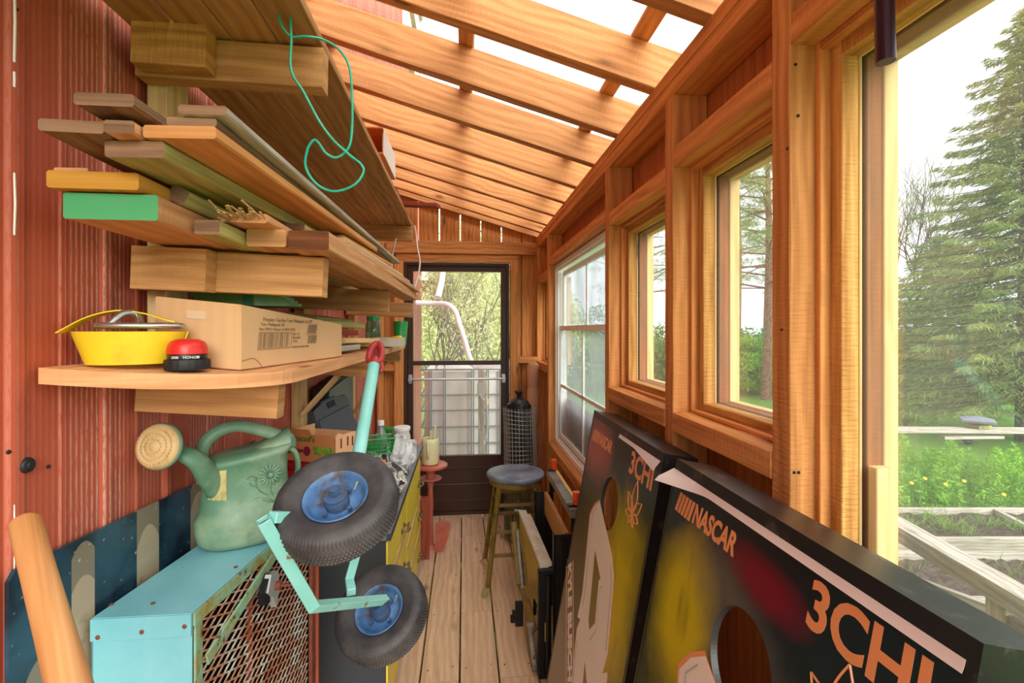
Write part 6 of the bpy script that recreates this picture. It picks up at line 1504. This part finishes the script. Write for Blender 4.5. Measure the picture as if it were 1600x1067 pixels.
b1 = bed('raised bed of dark soil with young weeds, nearest the rail', [GP(1378, 3.95), GP(1680, 3.95), GP(1740, 4.6), GP(1378, 4.6)], .21)
bm = NB(); a = V((*GP(1556, 4.58), GZ+.16)); b = V((*GP(1640, 3.97), GZ+.16)); beam(bm, a, b, .045, .10); link('divider_board', bm, M['grey'], b1)
bed('nearer raised bed with grey boards and weeds, in front of the soil bed', [GP(1378, 2.9), GP(1700, 2.9), GP(1700, 3.5), GP(1378, 3.5)], .30)
rng = np.random.default_rng(9); n = 900
ce_ = [(GP(u, z), h) for u, z, h in ((1400, 4.3, .16), (1420, 4.2, .16), (1480, 4.25, .13), (1500, 4.1, .17), (1540, 4.3, .12), (1590, 4.2, .14), (1450, 4.45, .12), (1580, 3.3, .2), (1430, 3.3, .18), (1520, 3.4, .16), (1560, 3.2, .14))]
P_, A_2, B_2 = [], [], []
for (x, y), h in ce_:
    m_ = 80; o_ = rng.normal(size=(m_, 3))*np.array([.07, .05, 0]); P0 = np.array([x, y, GZ+.17])+o_; B0 = np.stack([rng.normal(0, .045, m_), rng.normal(0, .045, m_), rng.uniform(.3, 1, m_)*h*.5], 1); P0 += B0*.9
    A0 = rng.normal(size=(m_, 3))*np.array([1, 1, 0]); A0 /= np.linalg.norm(A0, axis=1)[:, None]; P_.append(P0); A_2.append(A0*.0045); B_2.append(B0)
o = quads('weeds', *[np.concatenate(q).astype(np.float32) for q in (P_, A_2, B_2)], M['grassA']); tag(o, 'sprigs of grass and weeds growing in the raised beds', 'weeds'); o['kind'] = 'stuff'
# high planter with the pale timber running along the building
pl_ = root('high_planter', (2.1, 1.6, GZ), 'tall planter of weathered boards with a thick pale top timber and wire netting', 'planter')
xa, xb, zt_ = 2.06, 2.16, .50
pa = at(1372, 818, 2.55); pb = at(1640, 972, 1.66)
d = (pb-pa); pa = V((pa.x, pa.y, .475)); pb = V((pb.x, pb.y, .475)); d = (pb-pa).normalized()
bm = NB(); beam(bm, pa-d*.1, pb+d*.9, .10, .075, jag=.002); link('top_timber', bm, M['grey'], pl_)
sd_2 = V((-d.y, d.x, 0)); 
for k, z in enumerate((.34, .21, .08, -.05)):
    bm = NB(); s0 = .75 if k < 4 else 0; beam(bm, V((pa.x, pa.y, z))+d*s0, V((pb.x, pb.y, z))+d*.9, .035, .122); link('side_board', bm, M['grey'], pl_)
q0 = V((pa.x, pa.y, 0)); 
for z in (.30, .17): bm = NB(); beam(bm, V((pa.x, pa.y, z))+V((-.35, .12, 0)), V((pa.x, pa.y, z))+d*.70+V((.1, .12, 0)), .03, .08); link('side_board', bm, M['grey'], pl_)
bm = NB(); beam(bm, V((pa.x, pa.y, GZ))+d*.72, V((pa.x, pa.y, .44))+d*.72, .07, .07, up=(0, 1, 0)); beam(bm, V((pb.x, pb.y, GZ)), V((pb.x, pb.y, .44)), .07, .07, up=(0, 1, 0)); link('corner_posts', bm, M['grey'], pl_)
bm = NB(); beam(bm, V((pa.x, pa.y, .10))+d*.0+V((0, .02, 0)), V((pa.x, pa.y, .10))+d*.68+V((0, .02, 0)), .006, .30); link('dark_liner', bm, mat('dark_bed_liner', (58, 62, 72), .6), pl_)
bm = NB(); uu, vv = d, V((0, 0, 1)); hx = .032; o0 = V((pa.x, pa.y, -.05))-sd_2*.055*(-1 if sd_2.x < 0 else 1)
o0 = V((pa.x-.06, pa.y, -.05))
for i in range(26):
    for j in range(12):
        cx_ = i*hx*.87; cz_ = j*hx+(hx/2 if i % 2 else 0)
        for ang in (90, 210, 330):
            t0 = math.radians(ang); p = o0+uu*cx_+vv*cz_; e = p+(uu*math.cos(t0)+vv*math.sin(t0))*hx*.5; tube(bm, [p, e], .0008, 3, cap=False)
link('wire_netting', bm, M['wire'], pl_)

# ------------------------------------------------------------ beyond the storm door: water tank, downpipe, brush
M['tank'] = mat('milky_tank_plastic', (250, 251, 252), .35, col2=(226, 227, 230), sc=2.5, amt=(.42, .65), var=.03, stretch=(1, 1, .5)); M['cage'] = mat('galvanised_cage_tube', (140, 146, 150), .4, metal=.5)
TY = 4.95; tk = root('water_tank', (0, TY+.5, GZ), 'white plastic water tank in a galvanised tube cage beyond the storm door', 'water tank')
ztop = at(700, 577, 4.95).z; xl, xr = atY(662, 600, TY).x, .62
bm = NB(); box(bm, (xl, TY+.03, GZ+.14), (xr, TY+.95, ztop-.02), bev=.05); link('tank_body', bm, M['tank'], tk, smooth=40)
for z in [ztop]+[atY(700, v, TY).z for v in (617, 641, 667, 693, 719, 745, 770)]:
    bm = NB(); tube(bm, [(xl-.03, TY, z), (xr+.02, TY, z), (xr+.02, TY+.98, z), (xl-.03, TY+.98, z)], .010, 6, closed=True); link('cage_ring', bm, M['cage'], tk, smooth=40)
for u in (671, 693, 737, 760, 781, 802):
    x = atY(u, 600, TY).x; bm = NB()
    for dx in (0, .02): tube(bm, [(x+dx, TY-.014, GZ+.12), (x+dx, TY-.014, ztop)], .008, 6)
    link('cage_upright', bm, M['cage'], tk, smooth=40)
bm = NB(); box(bm, (xl-.03, TY-.02, GZ+.001), (xr+.03, TY+1.0, GZ+.12)); link('pallet_base', bm, M['grey'], tk)
M['pipewhite'] = mat('white_pipe', (222, 218, 220), .35, var=.03)
bm = NB(); rct = [(-1, -.8), (1, -.8), (1, .8), (-1, .8)]
P5 = lambda u, v, zc: at(u, v, zc)
ph = smoothpath([P5(650, 473, 5.6), P5(678, 474, 5.6), P5(700, 476, 5.5), P5(712, 488, 5.45), P5(717, 504, 5.4)], 5)+smoothpath([P5(717, 504, 5.4), P5(727, 535, 5.3), P5(735, 562, 5.2), P5(744, 574, 5.15)], 4)[1:]
tube(bm, ph, .030, 12, up=(0, 1, 0)); tag(link('downpipe', bm, M['pipewhite'], smooth=60), 'white downpipe bending down to the water tank beyond the door', 'pipe')
bm = NB(); tube(bm, [P5(684, 465, 5.75), P5(690, 440, 5.9), P5(693, 415, 6.0)], .04, 12); tag(link('eave_pipe', bm, M['pipewhite'], smooth=60), 'short upper length of white pipe rising towards the house eave', 'pipe')
c = P5(689, 574, 5.0); bm = NB(); tube(bm, [c+V((.045*math.cos(a), 0, .045*math.sin(a))) for a in np.linspace(0, 2*PI, 20, endpoint=False)], .014, 8, closed=True); tag(link('pipe_coupling', bm, M['pipewhite'], smooth=60), 'white ring shaped coupling lying on the tank top', 'coupling')
bm = NB(); tube(bm, smoothpath([P5(734, 566, 5.2), P5(750, 572, 5.15), P5(775, 570, 5.1), P5(812, 568, 5.1)], 4), .035, 10); tag(link('overflow_pipe', bm, M['pipewhite'], smooth=60), 'pale pipe lying across the top of the tank', 'pipe')
# weather box on a wooden post with its lead
q = at(751, 592, 4.72); es = root('outlet_post', V((q.x, q.y, GZ)), 'mossy wooden stake with a grey outlet box and white lead, in front of the tank', 'outlet')
bm = NB(); beam(bm, (q.x+.005, q.y+.03, GZ), (q.x+.005, q.y+.03, q.z+.10), .055, .03, up=(0, 1, 0)); link('stake', bm, M['grey'], es)
bm = NB(); box(bm, (q.x-.033, q.y-.035, q.z-.16), (q.x+.033, q.y+.01, q.z-.04), bev=.005); link('outlet_box', bm, M['alu'], es)
bm = NB(); tube(bm, smoothpath([q+V((0, -.04, -.16)), q+V((.01, -.05, -.18)), q+V((.035, -.05, -.20)), q+V((.058, -.05, -.23))], 5), .006, 6); tube(bm, smoothpath([q+V((.058, -.05, -.23)), q+V((.062, -.05, -.32)), q+V((.068, -.05, -.42)), q+V((.055, -.05, -.55)), q+V((.035, -.05, -.60))], 5), .006, 6); cyl(bm, q+V((.035, -.05, -.60)), q+V((.025, -.05, -.635)), .013, n=8); link('white_lead', bm, M['pipewhite'], es, smooth=50)
bm = NB(); tube(bm, smoothpath([q+V((.05, -.035, .03)), q+V((.058, -.04, -.1)), q+V((.055, -.045, -.2))], 4), .006, 6); cyl(bm, q+V((.055, -.045, -.19)), q+V((.058, -.045, -.245)), .016, n=8); link('yellow_lead', bm, mat('pale_yellow_lead', (232, 216, 150), .4), es, smooth=50)
# brush and young trees
GS_ = 'brushy shrubs beyond the water tank'
for k, (u, zc, H, lv, lab) in enumerate([(668, 6.3, 2.9, 1500, 'twiggy shrub just behind the left of the tank'), (705, 6.9, 3.3, 1800, 'twiggy shrub behind the middle of the tank'), (752, 6.6, 3.2, 1900, 'twiggy shrub with fresh leaves behind the right of the tank'), (785, 7.6, 3.6, 1500, 'twiggy shrub seen at the right edge of the door glass'), (648, 8.6, 3.4, 1300, 'twiggy shrub beside the house wall'), (722, 9.5, 4.4, 2000, 'taller leafy shrub in the centre of the door glass')]):
    twigtree('brush_shrub', G0(u, zc), H, .62, lab, 120+k, lv, 'budleaf', GS_, depth=5, r0=.022, ls=.04, xmin=XW+.18)
for k, (u, zc, sc, m, lab) in enumerate([(690, 13, (2.2, 1.4, 2.6), 'budleaf', 'pale leafy thicket filling the left of the door view'), (735, 15, (2.6, 1.4, 2.9), 'budleaf', 'pale leafy thicket filling the centre of the door view'), (790, 14, (2.4, 1.4, 2.6), 'budleaf', 'pale leafy thicket at the right of the door view')]):
    bush('leafy_thicket', G0(u, zc), sc, 9000, .085, M[m], lab, 'thicket', 140+k, grp='pale thickets beyond the brush')
pine(G0(752, 20), 9.0, 2.2, 'tall pine rising behind the thickets in the door view', 74)
# brown outbuilding gable seen over the brush
hb = root('garden_shed', (-1.5, 24, GZ), 'reddish brown outbuilding with a white eave, far behind the brush on the left', 'shed')
bm = NB(); a = at(646, 600, 19); b = at(693, 600, 19); prism(bm, [(a.x-1.2, GZ), (b.x, GZ), (b.x, at(693, 440, 19).z), (a.x-1.2, at(693, 440, 19).z)], (0, 19, 0), (1, 0, 0), (0, 0, 1), (0, 3, 0)); link('shed_wall', bm, M['rust'], hb)
bm = NB(); zz = at(693, 440, 19).z; box(bm, (a.x-1.4, 18.7, zz+.001), (b.x+.5, 22.3, zz+.18)); link('white_eave', bm, M['whitevinyl'], hb)
